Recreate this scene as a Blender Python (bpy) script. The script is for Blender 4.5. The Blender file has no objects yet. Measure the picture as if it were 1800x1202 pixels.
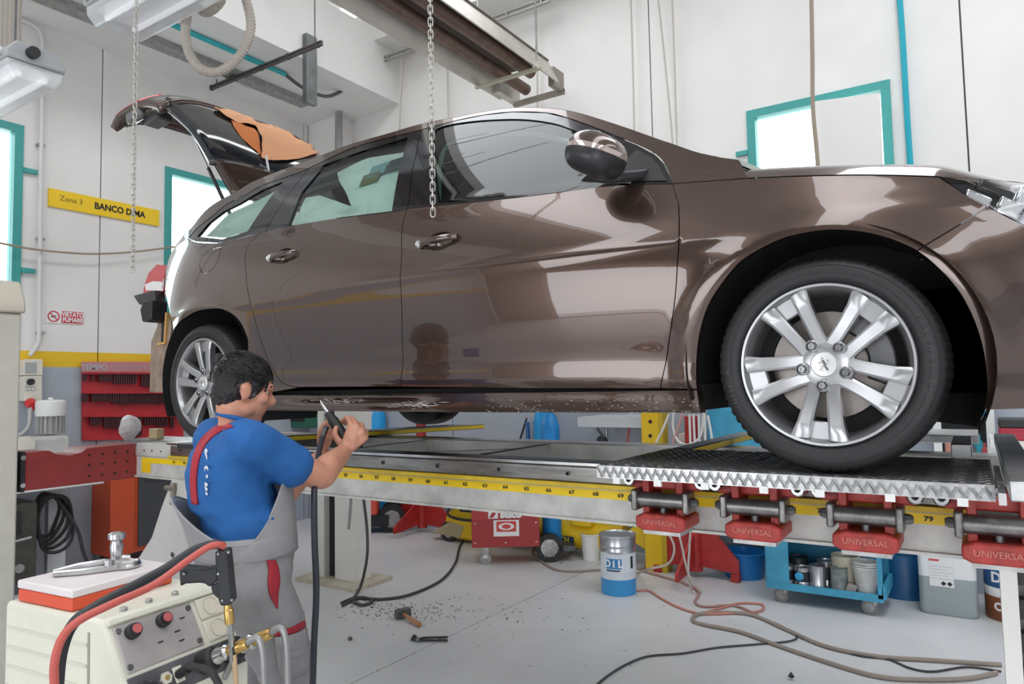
import bpy, math, random
from math import sin, cos, pi, radians as rad, sqrt, atan2, hypot, exp
from mathutils import Vector as V, Matrix, noise
from mathutils.geometry import delaunay_2d_cdt
random.seed(7)
scn = bpy.context.scene
C = scn.collection
# ------------------------------------------------------------------ camera
FPX, PITCH, ROLL, YAW, CAMH = 1240.0, 0.0618, 0.0193, 0.5795, 1.58
CAM = V((0, 0, CAMH))
_f0 = V((-sin(YAW), cos(YAW), 0)); _r0 = V((cos(YAW), sin(YAW), 0)); _up = V((0, 0, 1))
FWD = _f0 * cos(PITCH) + _up * sin(PITCH); _u1 = -_f0 * sin(PITCH) + _up * cos(PITCH)
EX = _r0 * cos(ROLL) - _u1 * sin(ROLL); EY = _r0 * sin(ROLL) + _u1 * cos(ROLL)
cam = bpy.data.cameras.new('camera'); cam.sensor_width = 36; cam.lens = FPX / 1800 * 36; cam.clip_start = .05
co = bpy.data.objects.new('camera', cam); C.objects.link(co)
co.matrix_world = Matrix(((EX.x, EY.x, -FWD.x, 0), (EX.y, EY.y, -FWD.y, 0), (EX.z, EY.z, -FWD.z, CAMH), (0, 0, 0, 1)))
scn.camera = co
# ------------------------------------------------------------------ sky, light, exposure
w = bpy.data.worlds.new('sky'); scn.world = w; w.use_nodes = True
bg = w.node_tree.nodes['Background']; bg.inputs[0].default_value = (.93, .96, 1, 1); bg.inputs[1].default_value = 5.0
for _x0, _x1 in ((-4.2, -2.9), (-.2, 1.2), (4.2, 5.6)):       # portals guide the sky light through the roof-light strips
    _l = bpy.data.lights.new('roof_light_portal', 'AREA'); _l.shape = 'RECTANGLE'; _l.size = _x1 - _x0; _l.size_y = 12.3; _l.cycles.is_portal = True
    _o = bpy.data.objects.new('roof_light_portal', _l); C.objects.link(_o); _o.location = ((_x0 + _x1) / 2, .1, 6.45)
scn.view_settings.view_transform = 'Standard'; scn.view_settings.look = 'None'
scn.view_settings.gamma = 1; scn.view_settings.use_curve_mapping = False
scn.view_settings.exposure = 0.0
# ------------------------------------------------------------------ measuring helpers: a pixel of the photograph -> a point on a plane of the room
def ray(px, py):
    return FWD + EX * ((px - 900) / FPX) - EY * ((py - 601) / FPX)
def onp(px, py, ax, val):
    d = ray(px, py); i = 'XYZ'.index(ax)
    return CAM + d * ((val - CAM[i]) / d[i])
def onX(px, py, v): return onp(px, py, 'X', v)
def onY(px, py, v): return onp(px, py, 'Y', v)
def onZ(px, py, v=0): return onp(px, py, 'Z', v)
# ------------------------------------------------------------------ materials
MATS = {}
def mat(name, col, rough=.5, metal=0., noise_amt=0., noise_scale=8., bump=0., bump_scale=60., coat=0., emit=0., alpha=1., col2=None, spec=.5, stretch=None):
    if name in MATS: return MATS[name]
    m = bpy.data.materials.new(name); m.use_nodes = True; MATS[name] = m
    nt = m.node_tree; b = nt.nodes['Principled BSDF']
    b.inputs['Base Color'].default_value = (*col, 1); b.inputs['Roughness'].default_value = rough; b.inputs['Metallic'].default_value = metal
    b.inputs['Specular IOR Level'].default_value = spec
    if coat: b.inputs['Coat Weight'].default_value = coat; b.inputs['Coat Roughness'].default_value = .04
    if emit: b.inputs['Emission Color'].default_value = (*col, 1); b.inputs['Emission Strength'].default_value = emit
    if alpha < 1: b.inputs['Alpha'].default_value = alpha
    if noise_amt or col2 or bump:
        tc = nt.nodes.new('ShaderNodeTexCoord'); src = tc.outputs['Object']
        if stretch:
            mp = nt.nodes.new('ShaderNodeMapping'); mp.inputs['Scale'].default_value = stretch; nt.links.new(src, mp.inputs[0]); src = mp.outputs[0]
    if noise_amt or col2:
        n = nt.nodes.new('ShaderNodeTexNoise'); n.inputs['Scale'].default_value = noise_scale; n.inputs['Detail'].default_value = 6; n.inputs['Roughness'].default_value = .65
        nt.links.new(src, n.inputs['Vector'])
        r = nt.nodes.new('ShaderNodeValToRGB'); c2 = col2 or tuple(max(0, c * (1 - noise_amt)) for c in col)
        r.color_ramp.elements[0].color = (*c2, 1); r.color_ramp.elements[1].color = (*col, 1)
        r.color_ramp.elements[0].position = .32; r.color_ramp.elements[1].position = .62
        nt.links.new(n.outputs[0], r.inputs[0]); nt.links.new(r.outputs[0], b.inputs['Base Color'])
    if bump:
        n2 = nt.nodes.new('ShaderNodeTexNoise'); n2.inputs['Scale'].default_value = bump_scale; n2.inputs['Detail'].default_value = 4
        nt.links.new(src, n2.inputs['Vector'])
        bp = nt.nodes.new('ShaderNodeBump'); bp.inputs['Strength'].default_value = bump; bp.inputs['Distance'].default_value = .01
        nt.links.new(n2.outputs[0], bp.inputs['Height']); nt.links.new(bp.outputs[0], b.inputs['Normal'])
    return m
def glassmat(name, tint, refl=.12):
    if name in MATS: return MATS[name]
    m = bpy.data.materials.new(name); m.use_nodes = True; MATS[name] = m; nt = m.node_tree
    nt.nodes.remove(nt.nodes['Principled BSDF']); out = nt.nodes['Material Output']
    t = nt.nodes.new('ShaderNodeBsdfTransparent'); t.inputs[0].default_value = (*tint, 1)
    g = nt.nodes.new('ShaderNodeBsdfGlossy'); g.inputs[0].default_value = (1, 1, 1, 1); g.inputs['Roughness'].default_value = .02
    fr = nt.nodes.new('ShaderNodeFresnel'); fr.inputs[0].default_value = 1.5
    mx = nt.nodes.new('ShaderNodeMixShader'); nt.links.new(fr.outputs[0], mx.inputs[0]); nt.links.new(t.outputs[0], mx.inputs[1]); nt.links.new(g.outputs[0], mx.inputs[2])
    nt.links.new(mx.outputs[0], out.inputs[0]); return m
# ------------------------------------------------------------------ mesh building
def frame(d):
    d = V(d).normalized(); a = V((0, 0, 1)) if abs(d.z) < .9 else V((1, 0, 0))
    u = d.cross(a).normalized(); return u, u.cross(d).normalized() * -1, d
class MB:
    def __init__(s): s.v = []; s.f = []
    def add(s, vs, fs):
        o = len(s.v); s.v += [V(a) for a in vs]; s.f += [tuple(i + o for i in q) for q in fs]; return s
    def box(s, c, size, R=None):
        c = V(c); hx, hy, hz = [a / 2 for a in size]
        vs = [V((x, y, z)) for x in (-hx, hx) for y in (-hy, hy) for z in (-hz, hz)]
        if R is not None: vs = [R @ a for a in vs]
        return s.add([c + a for a in vs], [(0, 1, 3, 2), (4, 6, 7, 5), (0, 4, 5, 1), (2, 3, 7, 6), (0, 2, 6, 4), (1, 5, 7, 3)])
    def bb(s, a, b):
        a, b = V(a), V(b); return s.box((a + b) / 2, [abs(x) for x in (b - a)])
    def cyl(s, p0, p1, r0, r1=None, n=16, caps=True):
        p0, p1 = V(p0), V(p1); r1 = r0 if r1 is None else r1; u, w_, d = frame(p1 - p0); vs = []
        for p, r in ((p0, r0), (p1, r1)):
            vs += [p + (u * cos(2 * pi * i / n) + w_ * sin(2 * pi * i / n)) * r for i in range(n)]
        fs = [(i, (i + 1) % n, n + (i + 1) % n, n + i) for i in range(n)]
        if caps: fs += [tuple(range(n))[::-1], tuple(range(n, 2 * n))]
        return s.add(vs, fs)
    def tube(s, pts, r, n=8, closed=False, caps=True):
        pts = [V(p) for p in pts]; k = len(pts); rings = []; prev = None; rr = r if hasattr(r, '__len__') else [r] * k
        for i, p in enumerate(pts):
            t = (pts[(i + 1) % k] - pts[i - 1]) if closed else (pts[min(i + 1, k - 1)] - pts[max(i - 1, 0)])
            if t.length < 1e-9: t = V((0, 0, 1))
            t.normalize()
            if prev is None: u, _, _ = frame(t)
            else:
                u = prev - t * prev.dot(t); u = u.normalized() if u.length > 1e-6 else frame(t)[0]
            prev = u; w_ = t.cross(u)
            rings.append([p + (u * cos(2 * pi * j / n) + w_ * sin(2 * pi * j / n)) * rr[i] for j in range(n)])
        fs = []; m = k if closed else k - 1
        for i in range(m):
            a, b = i * n, ((i + 1) % k) * n
            fs += [(a + j, a + (j + 1) % n, b + (j + 1) % n, b + j) for j in range(n)]
        if caps and not closed: fs += [tuple(range(n))[::-1], tuple(range((k - 1) * n, k * n))]
        return s.add([q for r_ in rings for q in r_], fs)
    def lathe(s, prof, o, axis=(0, 0, 1), n=32, caps=True, ref=None):
        o = V(o); u, w_, d = frame(axis); vs = []; k = len(prof)
        for (r, h) in prof: vs += [o + d * h + (u * cos(2 * pi * i / n) + w_ * sin(2 * pi * i / n)) * r for i in range(n)]
        fs = []
        for j in range(k - 1): fs += [(j * n + i, j * n + (i + 1) % n, (j + 1) * n + (i + 1) % n, (j + 1) * n + i) for i in range(n)]
        if caps:
            if prof[0][0] > 1e-5: fs.append(tuple(range(n))[::-1])
            if prof[-1][0] > 1e-5: fs.append(tuple(range((k - 1) * n, k * n)))
        return s.add(vs, fs)
    def prism(s, poly, o, u, v, ext):
        o, u, v, ext = V(o), V(u), V(v), V(ext); n = len(poly)
        a = [o + u * p[0] + v * p[1] for p in poly]
        fs = [(i, (i + 1) % n, n + (i + 1) % n, n + i) for i in range(n)] + [tuple(range(n))[::-1], tuple(range(n, 2 * n))]
        return s.add(a + [q + ext for q in a], fs)
    def sphere(s, c, r, sc=(1, 1, 1), nu=16, nv=10, R=None):
        c = V(c); vs = []
        for j in range(nv + 1):
            for i in range(nu):
                a, b = 2 * pi * i / nu, pi * j / nv
                q = V((sin(b) * cos(a) * sc[0], sin(b) * sin(a) * sc[1], cos(b) * sc[2])) * r
                vs.append(c + (R @ q if R is not None else q))
        return s.add(vs, [(j * nu + i, (j + 1) * nu + i, (j + 1) * nu + (i + 1) % nu, j * nu + (i + 1) % nu) for j in range(nv) for i in range(nu)])
    def grid(s, fn, nu, nv):
        vs = [V(fn(i / nu, j / nv)) for j in range(nv + 1) for i in range(nu + 1)]
        return s.add(vs, [(j * (nu + 1) + i, j * (nu + 1) + i + 1, (j + 1) * (nu + 1) + i + 1, (j + 1) * (nu + 1) + i) for j in range(nv) for i in range(nu)])
    def loft(s, rings, caps=True):
        n = len(rings[0]); k = len(rings)
        fs = [(j * n + i, j * n + (i + 1) % n, (j + 1) * n + (i + 1) % n, (j + 1) * n + i) for j in range(k - 1) for i in range(n)]
        if caps: fs += [tuple(range(n))[::-1], tuple(range((k - 1) * n, k * n))]
        return s.add([q for r in rings for q in r], fs)
    def mesh(s, name, off=V((0, 0, 0)), smooth=35, weld=False):
        me = bpy.data.meshes.new(name); me.from_pydata([tuple(a - off) for a in s.v], [], s.f); me.validate()
        import bmesh
        bm = bmesh.new(); bm.from_mesh(me)
        if weld: bmesh.ops.remove_doubles(bm, verts=bm.verts, dist=1e-5)
        bmesh.ops.recalc_face_normals(bm, faces=bm.faces); bm.to_mesh(me); bm.free()
        if smooth: me.shade_smooth(); me.set_sharp_from_angle(angle=rad(smooth))
        return me
    def build(s, name, m, parent=None, smooth=35, bevel=0, solid=0, sub=0, label=None, weld=False):
        off = V(parent['_o']) if parent is not None else V((0, 0, 0))
        o = bpy.data.objects.new(name, s.mesh(name, off, smooth, weld)); C.objects.link(o)
        if m: o.data.materials.append(m)
        if parent is not None: o.parent = parent; o['_o'] = off[:]
        else: o['_o'] = (0, 0, 0)
        if solid: md = o.modifiers.new('solid', 'SOLIDIFY'); md.thickness = solid; md.offset = 0
        if bevel: md = o.modifiers.new('bevel', 'BEVEL'); md.width = bevel; md.segments = 2; md.limit_method = 'ANGLE'; md.angle_limit = rad(40)
        if sub: md = o.modifiers.new('sub', 'SUBSURF'); md.levels = sub; md.render_levels = sub
        if label: o['label'] = label
        return o
def thing(name, label, cat, loc=(0, 0, 0), group=None):
    o = bpy.data.objects.new(name, None); C.objects.link(o); o.empty_display_size = .1
    o.location = loc; o['_o'] = tuple(loc); return tag(o, label, cat, group)
def tag(o, label, cat, group=None, kind=None):
    if label: o['label'] = label
    if cat: o['category'] = cat
    if group: o['group'] = group
    if kind: o['kind'] = kind
    return o
def struct(o): o['kind'] = 'structure'; return o
def dup(root, loc, label=None, group=None, rot=None):
    def cp(o, par):
        c = o.copy(); C.objects.link(c); c.parent = par
        for ch in list(o.children): cp(ch, c)
        return c
    r = cp(root, None); r.location = loc
    if rot is not None: r.rotation_euler = rot
    if label: r['label'] = label
    if group: r['group'] = group
    return r
def text(s, size, o, u, v, m, name, parent, depth=.001, align='CENTER', bold=0, sx=1):
    cu = bpy.data.curves.new('txt', 'FONT'); cu.body = s; cu.size = size; cu.extrude = depth / 2; cu.align_x = align; cu.align_y = 'CENTER'; cu.resolution_u = 3; cu.offset = bold
    ob = bpy.data.objects.new('txt', cu); C.objects.link(ob)
    me = bpy.data.meshes.new_from_object(ob.evaluated_get(bpy.context.evaluated_depsgraph_get())); bpy.data.objects.remove(ob); me.name = name
    u = V(u).normalized(); v = V(v).normalized(); n = u.cross(v); off = V(parent['_o']) if parent is not None else V((0, 0, 0)); o = V(o)
    for vt in me.vertices: vt.co = o + u * vt.co.x * sx + v * vt.co.y + n * vt.co.z - off
    q = bpy.data.objects.new(name, me); C.objects.link(q); me.materials.clear(); me.materials.append(m); q.parent = parent; q['_o'] = off[:]
    return q
def spline(pts, n=8):
    pts = [V(p) for p in pts]; out = []
    for i in range(len(pts) - 1):
        p0, p1, p2, p3 = pts[max(i - 1, 0)], pts[i], pts[i + 1], pts[min(i + 2, len(pts) - 1)]
        for k in range(n):
            t = k / n; out.append(.5 * (2 * p1 + (p2 - p0) * t + (2 * p0 - 5 * p1 + 4 * p2 - p3) * t * t + (3 * p1 - p0 - 3 * p2 + p3) * t ** 3))
    return out + [pts[-1]]
def lerp(tab, x):
    if x <= tab[0][0]: return tab[0][1]
    for (a, b), (c, d) in zip(tab, tab[1:]):
        if x <= c: return b + (d - b) * (x - a) / (c - a)
    return tab[-1][1]
def cub(tab, x):   # smooth interpolation through a table
    n = len(tab)
    if x <= tab[0][0]: return tab[0][1]
    if x >= tab[-1][0]: return tab[-1][1]
    for i in range(n - 1):
        if x <= tab[i + 1][0]:
            x0, y0 = tab[i]; x1, y1 = tab[i + 1]; h = x1 - x0
            m0 = (y1 - tab[i - 1][1]) / (x1 - tab[i - 1][0]) if i else (y1 - y0) / h
            m1 = (tab[i + 2][1] - y0) / (tab[i + 2][0] - x0) if i + 2 < n else (y1 - y0) / h
            t = (x - x0) / h
            return y0 * (1 + 2 * t) * (1 - t) ** 2 + m0 * h * t * (1 - t) ** 2 + y1 * t * t * (3 - 2 * t) + m1 * h * t * t * (t - 1)
white_paint = mat('white_wall_paint', (.80, .79, .77), .7, noise_amt=.06, noise_scale=1.5, bump=.05)
steel = mat('galvanised_steel', (.46, .46, .45), .38, .85, noise_amt=.4, noise_scale=22)
dark_steel = mat('dark_steel', (.16, .16, .16), .4, .8, noise_amt=.4)
bare = mat('bright_steel', (.62, .62, .62), .25, 1., noise_amt=.25)
black = mat('black_plastic', (.018, .018, .02), .45)
rubber = mat('black_rubber', (.022, .022, .023), .6, noise_amt=.3, noise_scale=30)
teal = mat('teal_paint', (.05, .33, .31), .45)
red = mat('red_paint', (.48, .03, .025), .42, noise_amt=.35, noise_scale=14)
yellow = mat('yellow_paint', (.80, .52, .01), .45, noise_amt=.1)
blue = mat('blue_paint', (.02, .22, .55), .42, noise_amt=.15)
sky_blue = mat('light_blue_paint', (.06, .36, .56), .42, noise_amt=.25)
orange = mat('orange_paint', (.62, .09, .03), .45, noise_amt=.1)
white_plastic = mat('white_plastic', (.76, .76, .74), .45)
cream = mat('cream_metal', (.66, .64, .56), .5, noise_amt=.12, noise_scale=5)
ink = mat('black_ink', (.012, .012, .012), .6)
grey_plastic = mat('grey_plastic', (.33, .33, .34), .5)
brass = mat('brass', (.55, .36, .12), .3, .9)
paper_white = mat('white_sticker', (.8, .8, .8), .6)
# ------------------------------------------------------------------ the room
XL, YB, ZC, YF, XR = -6.95, 6.25, 6.3, -6.0, 8.0
def floor_mat():
    m = mat('concrete_floor', (.70, .70, .71), .40, noise_amt=.13, noise_scale=1.3, bump=.05, bump_scale=25)
    return m
f = MB()
xs = [XL - .3, -3.55, .45, 4.5, 8]; ys = [-7, -3.2, 1.0, 4.75, YB + .3]
flo = MB().bb((XL - .3, -7, -.25), (8, YB + .3, -.012)).build('floor', mat('floor_joint', (.35, .34, .33), .9)); struct(flo)
def slab(poly):
    MB().prism(poly, (0, 0, -.012), (1, 0, 0), (0, 1, 0), (0, 0, .012)).build('slab', floor_mat(), flo)
J0, J1 = onZ(615, 1202), onZ(1068, 985)        # a saw-cut joint crosses the floor
jd = (J1 - J0).normalized(); jn = V((-jd.y, jd.x, 0)) * .004
a, b = J0 - jd * 3.2, J1 + jd * 1.6
L0, L1 = a + jn, b + jn; R0, R1 = a - jn, b - jn
tL = J1 + jd * 9
slab([(XL - .3, -7), (a.x + jn.x - (a.y + 7) * jd.x / jd.y, -7), (L1.x + (YB + .3 - L1.y) * jd.x / jd.y, YB + .3), (XL - .3, YB + .3)])
slab([(R0.x - (R0.y + 7) * jd.x / jd.y, -7), (8, -7), (8, YB + .3), (R1.x + (YB + .3 - R1.y) * jd.x / jd.y, YB + .3)])
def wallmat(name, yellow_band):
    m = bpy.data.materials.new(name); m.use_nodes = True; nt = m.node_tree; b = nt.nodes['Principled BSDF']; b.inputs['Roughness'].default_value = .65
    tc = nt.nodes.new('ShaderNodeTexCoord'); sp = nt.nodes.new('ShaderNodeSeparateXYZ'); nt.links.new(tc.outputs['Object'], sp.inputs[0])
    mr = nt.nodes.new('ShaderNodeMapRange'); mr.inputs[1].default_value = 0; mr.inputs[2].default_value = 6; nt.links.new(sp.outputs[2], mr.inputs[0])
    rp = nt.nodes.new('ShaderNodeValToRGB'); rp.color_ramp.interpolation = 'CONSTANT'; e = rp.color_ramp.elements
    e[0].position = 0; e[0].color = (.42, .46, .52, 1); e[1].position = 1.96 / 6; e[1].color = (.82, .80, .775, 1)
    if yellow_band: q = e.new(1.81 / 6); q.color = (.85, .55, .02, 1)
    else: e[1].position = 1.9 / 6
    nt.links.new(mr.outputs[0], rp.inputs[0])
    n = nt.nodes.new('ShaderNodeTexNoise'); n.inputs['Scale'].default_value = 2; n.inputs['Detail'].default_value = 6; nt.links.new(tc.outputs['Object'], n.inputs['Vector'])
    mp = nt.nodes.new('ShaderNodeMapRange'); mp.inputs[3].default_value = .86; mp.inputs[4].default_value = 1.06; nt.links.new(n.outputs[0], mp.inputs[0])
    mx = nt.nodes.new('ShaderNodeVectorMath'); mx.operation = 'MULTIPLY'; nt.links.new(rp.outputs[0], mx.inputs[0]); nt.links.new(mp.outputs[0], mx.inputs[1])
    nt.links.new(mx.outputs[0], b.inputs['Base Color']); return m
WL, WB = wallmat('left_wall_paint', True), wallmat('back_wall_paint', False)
def panel_wall(name, m, axis, pos, spans, z1, holes, gap=.012):
    # precast panels side by side, with openings; axis 'X' = wall in the plane X = pos
    back = MB()
    def bx(mb, a0, a1, z0, zt, d0, d1):
        if axis == 'X': mb.bb((pos - d1, a0, z0), (pos - d0, a1, zt))
        else: mb.bb((a0, pos + d0, z0), (a1, pos + d1, zt))
    cuts = sorted({spans[0], spans[-1]} | {h[0] for h in holes} | {h[1] for h in holes})
    for a0, a1 in zip(cuts, cuts[1:]):
        h = [q for q in holes if q[0] <= a0 + 1e-6 and q[1] >= a1 - 1e-6]
        if h: bx(back, a0, a1, 0, h[0][2], .02, .2); bx(back, a0, a1, h[0][3], z1, .02, .2)
        else: bx(back, a0, a1, 0, z1, .02, .2)
    w_ = struct(back.build(name, mat('panel_joint', (.12, .11, .1), .9)))
    for s0, s1 in zip(spans, spans[1:]):
        mb = MB(); cs = sorted({s0 + gap / 2, s1 - gap / 2} | {c for h in holes for c in h[:2] if s0 < c < s1})
        for a0, a1 in zip(cs, cs[1:]):
            h = [q for q in holes if q[0] <= a0 + 1e-6 and q[1] >= a1 - 1e-6]
            if h: bx(mb, a0, a1, 0, h[0][2], 0, .03); bx(mb, a0, a1, h[0][3], z1, 0, .03)
            else: bx(mb, a0, a1, 0, z1, 0, .03)
        mb.build('panel', m, w_, smooth=0)
    return w_
W1 = (1.95, 2.77, 1.98, 3.96); W2 = (4.08, 5.3, 2.0, 3.93); W3 = (-1.57, -.45, 2.1, 3.95)
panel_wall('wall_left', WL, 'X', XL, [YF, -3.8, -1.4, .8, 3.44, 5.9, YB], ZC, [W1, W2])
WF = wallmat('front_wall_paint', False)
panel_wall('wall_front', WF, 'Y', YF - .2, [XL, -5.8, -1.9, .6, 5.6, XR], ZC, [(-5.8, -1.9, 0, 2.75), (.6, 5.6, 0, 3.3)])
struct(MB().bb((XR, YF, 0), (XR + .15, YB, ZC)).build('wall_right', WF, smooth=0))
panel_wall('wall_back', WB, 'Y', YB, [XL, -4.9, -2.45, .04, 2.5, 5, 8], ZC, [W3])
def window(name, axis, pos, h):
    a0, a1, z0, z1 = h; t = .07; fr = MB(); gl = MB()
    def bx(mb, p0, p1, q0, q1, d0, d1):
        if axis == 'X': mb.bb((pos - d1, p0, q0), (pos - d0, p1, q1))
        else: mb.bb((p0, pos + d0, q0), (p1, pos + d1, q1))
    bx(fr, a0, a0 + t, z0, z1, -.02, .08); bx(fr, a1 - t, a1, z0, z1, -.02, .08); bx(fr, a0 + t, a1 - t, z0, z0 + t, -.02, .08); bx(fr, a0 + t, a1 - t, z1 - t, z1, -.02, .08)
    o = struct(fr.build(name, teal, smooth=0)); bx(gl, a0 + t, a1 - t, z0 + t, z1 - t, .03, .036)
    gl.build('pane', glassmat('window_glass', (.93, .97, .96)), o, smooth=0)
    k = MB()
    for z in (z0 + .35 * (z1 - z0), z0 + .8 * (z1 - z0)): bx(k, a1, a1 + .11, z - .02, z + .02, -.035, -.005) if axis == 'X' else bx(k, a0 - .1, a0, z - .02, z + .02, -.035, -.005)
    k.build('hinge', teal, o, smooth=0); return o
window('window_1', 'X', XL, W1); window('window_2', 'X', XL, W2); window('window_3', 'Y', YB, W3)
# roof: concrete edge beam along the left wall, roof slabs with open skylight strips between them
edge = struct(MB().prism([(XL, 4.93), (XL + 1.3, 5.0), (XL + 1.3, 5.75), (XL, 5.75)], (0, YF, 0), (1, 0, 0), (0, 0, 1), (0, YB - YF, 0)).build('trim_1', white_paint, smooth=0))
roofm = mat('roof_slab', (.62, .6, .57), .8, noise_amt=.2, noise_scale=2)
ceil = MB().bb((XL, YF, 6.5), (XL + 1.6, YB, 6.6)).build('ceiling', roofm, smooth=0); struct(ceil)
for x0, x1 in ((XL + 1.55, -4.2), (-2.9, -.2), (1.2, 4.2), (5.6, 8)):
    MB().bb((x0, YF, 6.3), (x1, YB + .2, 6.5)).build('roof_slab', roofm, ceil, smooth=0)
# corner pillar and girder
MB().bb((XL + .02, YB - .28, 0), (XL + .5, YB, 5.9)).build('pillar', WB, bpy.data.objects['wall_back'], smooth=0)
struct(MB().bb((XL, YB - .42, 5.62), (XR, YB - .02, 5.92)).build('trim_2', white_paint, smooth=0))
# ------------------------------------------------------------------ the car
CY, XA, GZ = 2.875, -.33, 1.335
def carpaint():
    m = bpy.data.materials.new('brown_metallic_paint'); m.use_nodes = True; nt = m.node_tree; b = nt.nodes['Principled BSDF']
    b.inputs['Base Color'].default_value = (.085, .052, .040, 1); b.inputs['Metallic'].default_value = .72; b.inputs['Roughness'].default_value = .26
    b.inputs['Coat Weight'].default_value = 1; b.inputs['Coat Roughness'].default_value = .02; b.inputs['Coat IOR'].default_value = 1.6
    return m
PAINT = carpaint(); GLOSSB = mat('gloss_black_trim', (.012, .012, .013), .12, coat=.6); CGLASS = glassmat('car_glass', (.68, .80, .74))
TRIMB = mat('satin_black_trim', (.02, .02, .02), .4); LINER = mat('arch_liner_black', (.012, .012, .012), .85)
SILVER = mat('silver_alloy', (.42, .42, .43), .3, .8); CHROME = mat('chrome', (.8, .8, .8), .08, 1.)
BELT = [(-3.6, 1.02), (-2.9, 1.0), (-2.33, .967), (-1.98, .963), (-1.56, .938), (-1., .90), (-.6, .878), (-.41, .851), (-.18, .825), (0, .80), (.145, .773), (.28, .746), (.45, .70), (.8, .62)]
PROF = [(0, .76), (.14, .808), (.17, .830), (.21, .842), (.25, .848), (.29, .860), (.36, .862), (.46, .880), (.58, .897), (.70, .9055), (.77, .900), (.85, .886), (.93, .864), (1., .838)]
PLAN = [(-3.6, .58), (-3.45, .73), (-3.3, .835), (-3.15, .90), (-2.95, .953), (-2.6, .987), (-2., 1), (-1., 1.), (-.3, .995), (0, .985), (.2, .955), (.35, .915), (.5, .845), (.62, .73), (.7, .58), (.75, .38), (.77, .1)]
def bumpf(x, a, b, s): 
    return 1 / (1 + exp(-(x - a) / s)) * 1 / (1 + exp((x - b) / s))
def side(X, z):
    xc, h = X - XA, z - GZ; bl = cub(BELT, xc)
    if h <= bl: w_ = cub(PROF, h / bl)
    else:
        d = h - bl; w_ = .838 - .25 * d * min(1, d / .05 + .3) - .17 * d - .35 * d * d
    w_ *= cub(PLAN, xc)
    for c in (0, -2.73):
        r = hypot(xc - c, h - .285)
        if .3 < r < .6: w_ += .013 * exp(-((r - .37) / .045) ** 2)
    if h < .26:   # the sill is stove in along its rear half
        w_ -= .038 * bumpf(xc, -2.15, -1.42, .05) * exp(-((h - .212) / .022) ** 2)
    if .5 < h < .8: w_ += .004 * exp(-((h - .655 - .012 * (xc + 1)) / .016) ** 2)
    return CY - w_
def tr(px, off=0.):
    out = []
    for (x, y) in px:
        Y = 2.05
        for _ in range(14):
            P = onY(x, y, Y); Y = .5 * Y + .5 * (side(P.x, P.z) + off)
        out.append((P.x, P.z))
    return out
def crv(p, n=5):
    return [(a.x, a.y) for a in spline([(q[0], q[1], 0) for q in p], n)]
def densify(p, d):
    out = []
    for i in range(len(p)):
        a, b = p[i], p[(i + 1) % len(p)]; k = max(1, int(hypot(b[0] - a[0], b[1] - a[1]) / d))
        out += [(a[0] + (b[0] - a[0]) * j / k, a[1] + (b[1] - a[1]) * j / k) for j in range(k)]
    return out
def area(p): return sum(p[i - 1][0] * p[i][1] - p[i][0] * p[i - 1][1] for i in range(len(p))) / 2
def shrink(p, d):
    if area(p) < 0: p = p[::-1]
    out = []; n = len(p)
    for i in range(n):
        a, b, c = p[i - 1], p[i], p[(i + 1) % n]
        t1 = V((b[0] - a[0], b[1] - a[1])); t2 = V((c[0] - b[0], c[1] - b[1]))
        if t1.length < 1e-7 or t2.length < 1e-7: out.append(b); continue
        t1.normalize(); t2.normalize(); nn = V((-t1.y - t2.y, t1.x + t2.x))
        if nn.length < .3: out.append(b); continue
        nn.normalize(); k = d / max(.5, nn.dot(V((-t1.y, t1.x)))); out.append((b[0] + nn.x * k, b[1] + nn.y * k))
    return out
def inside(p, x, y):
    c = False; n = len(p); j = n - 1
    for i in range(n):
        if (p[i][1] > y) != (p[j][1] > y) and x < (p[j][0] - p[i][0]) * (y - p[i][1]) / (p[j][1] - p[i][1]) + p[i][0]: c = not c
        j = i
    return c
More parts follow.
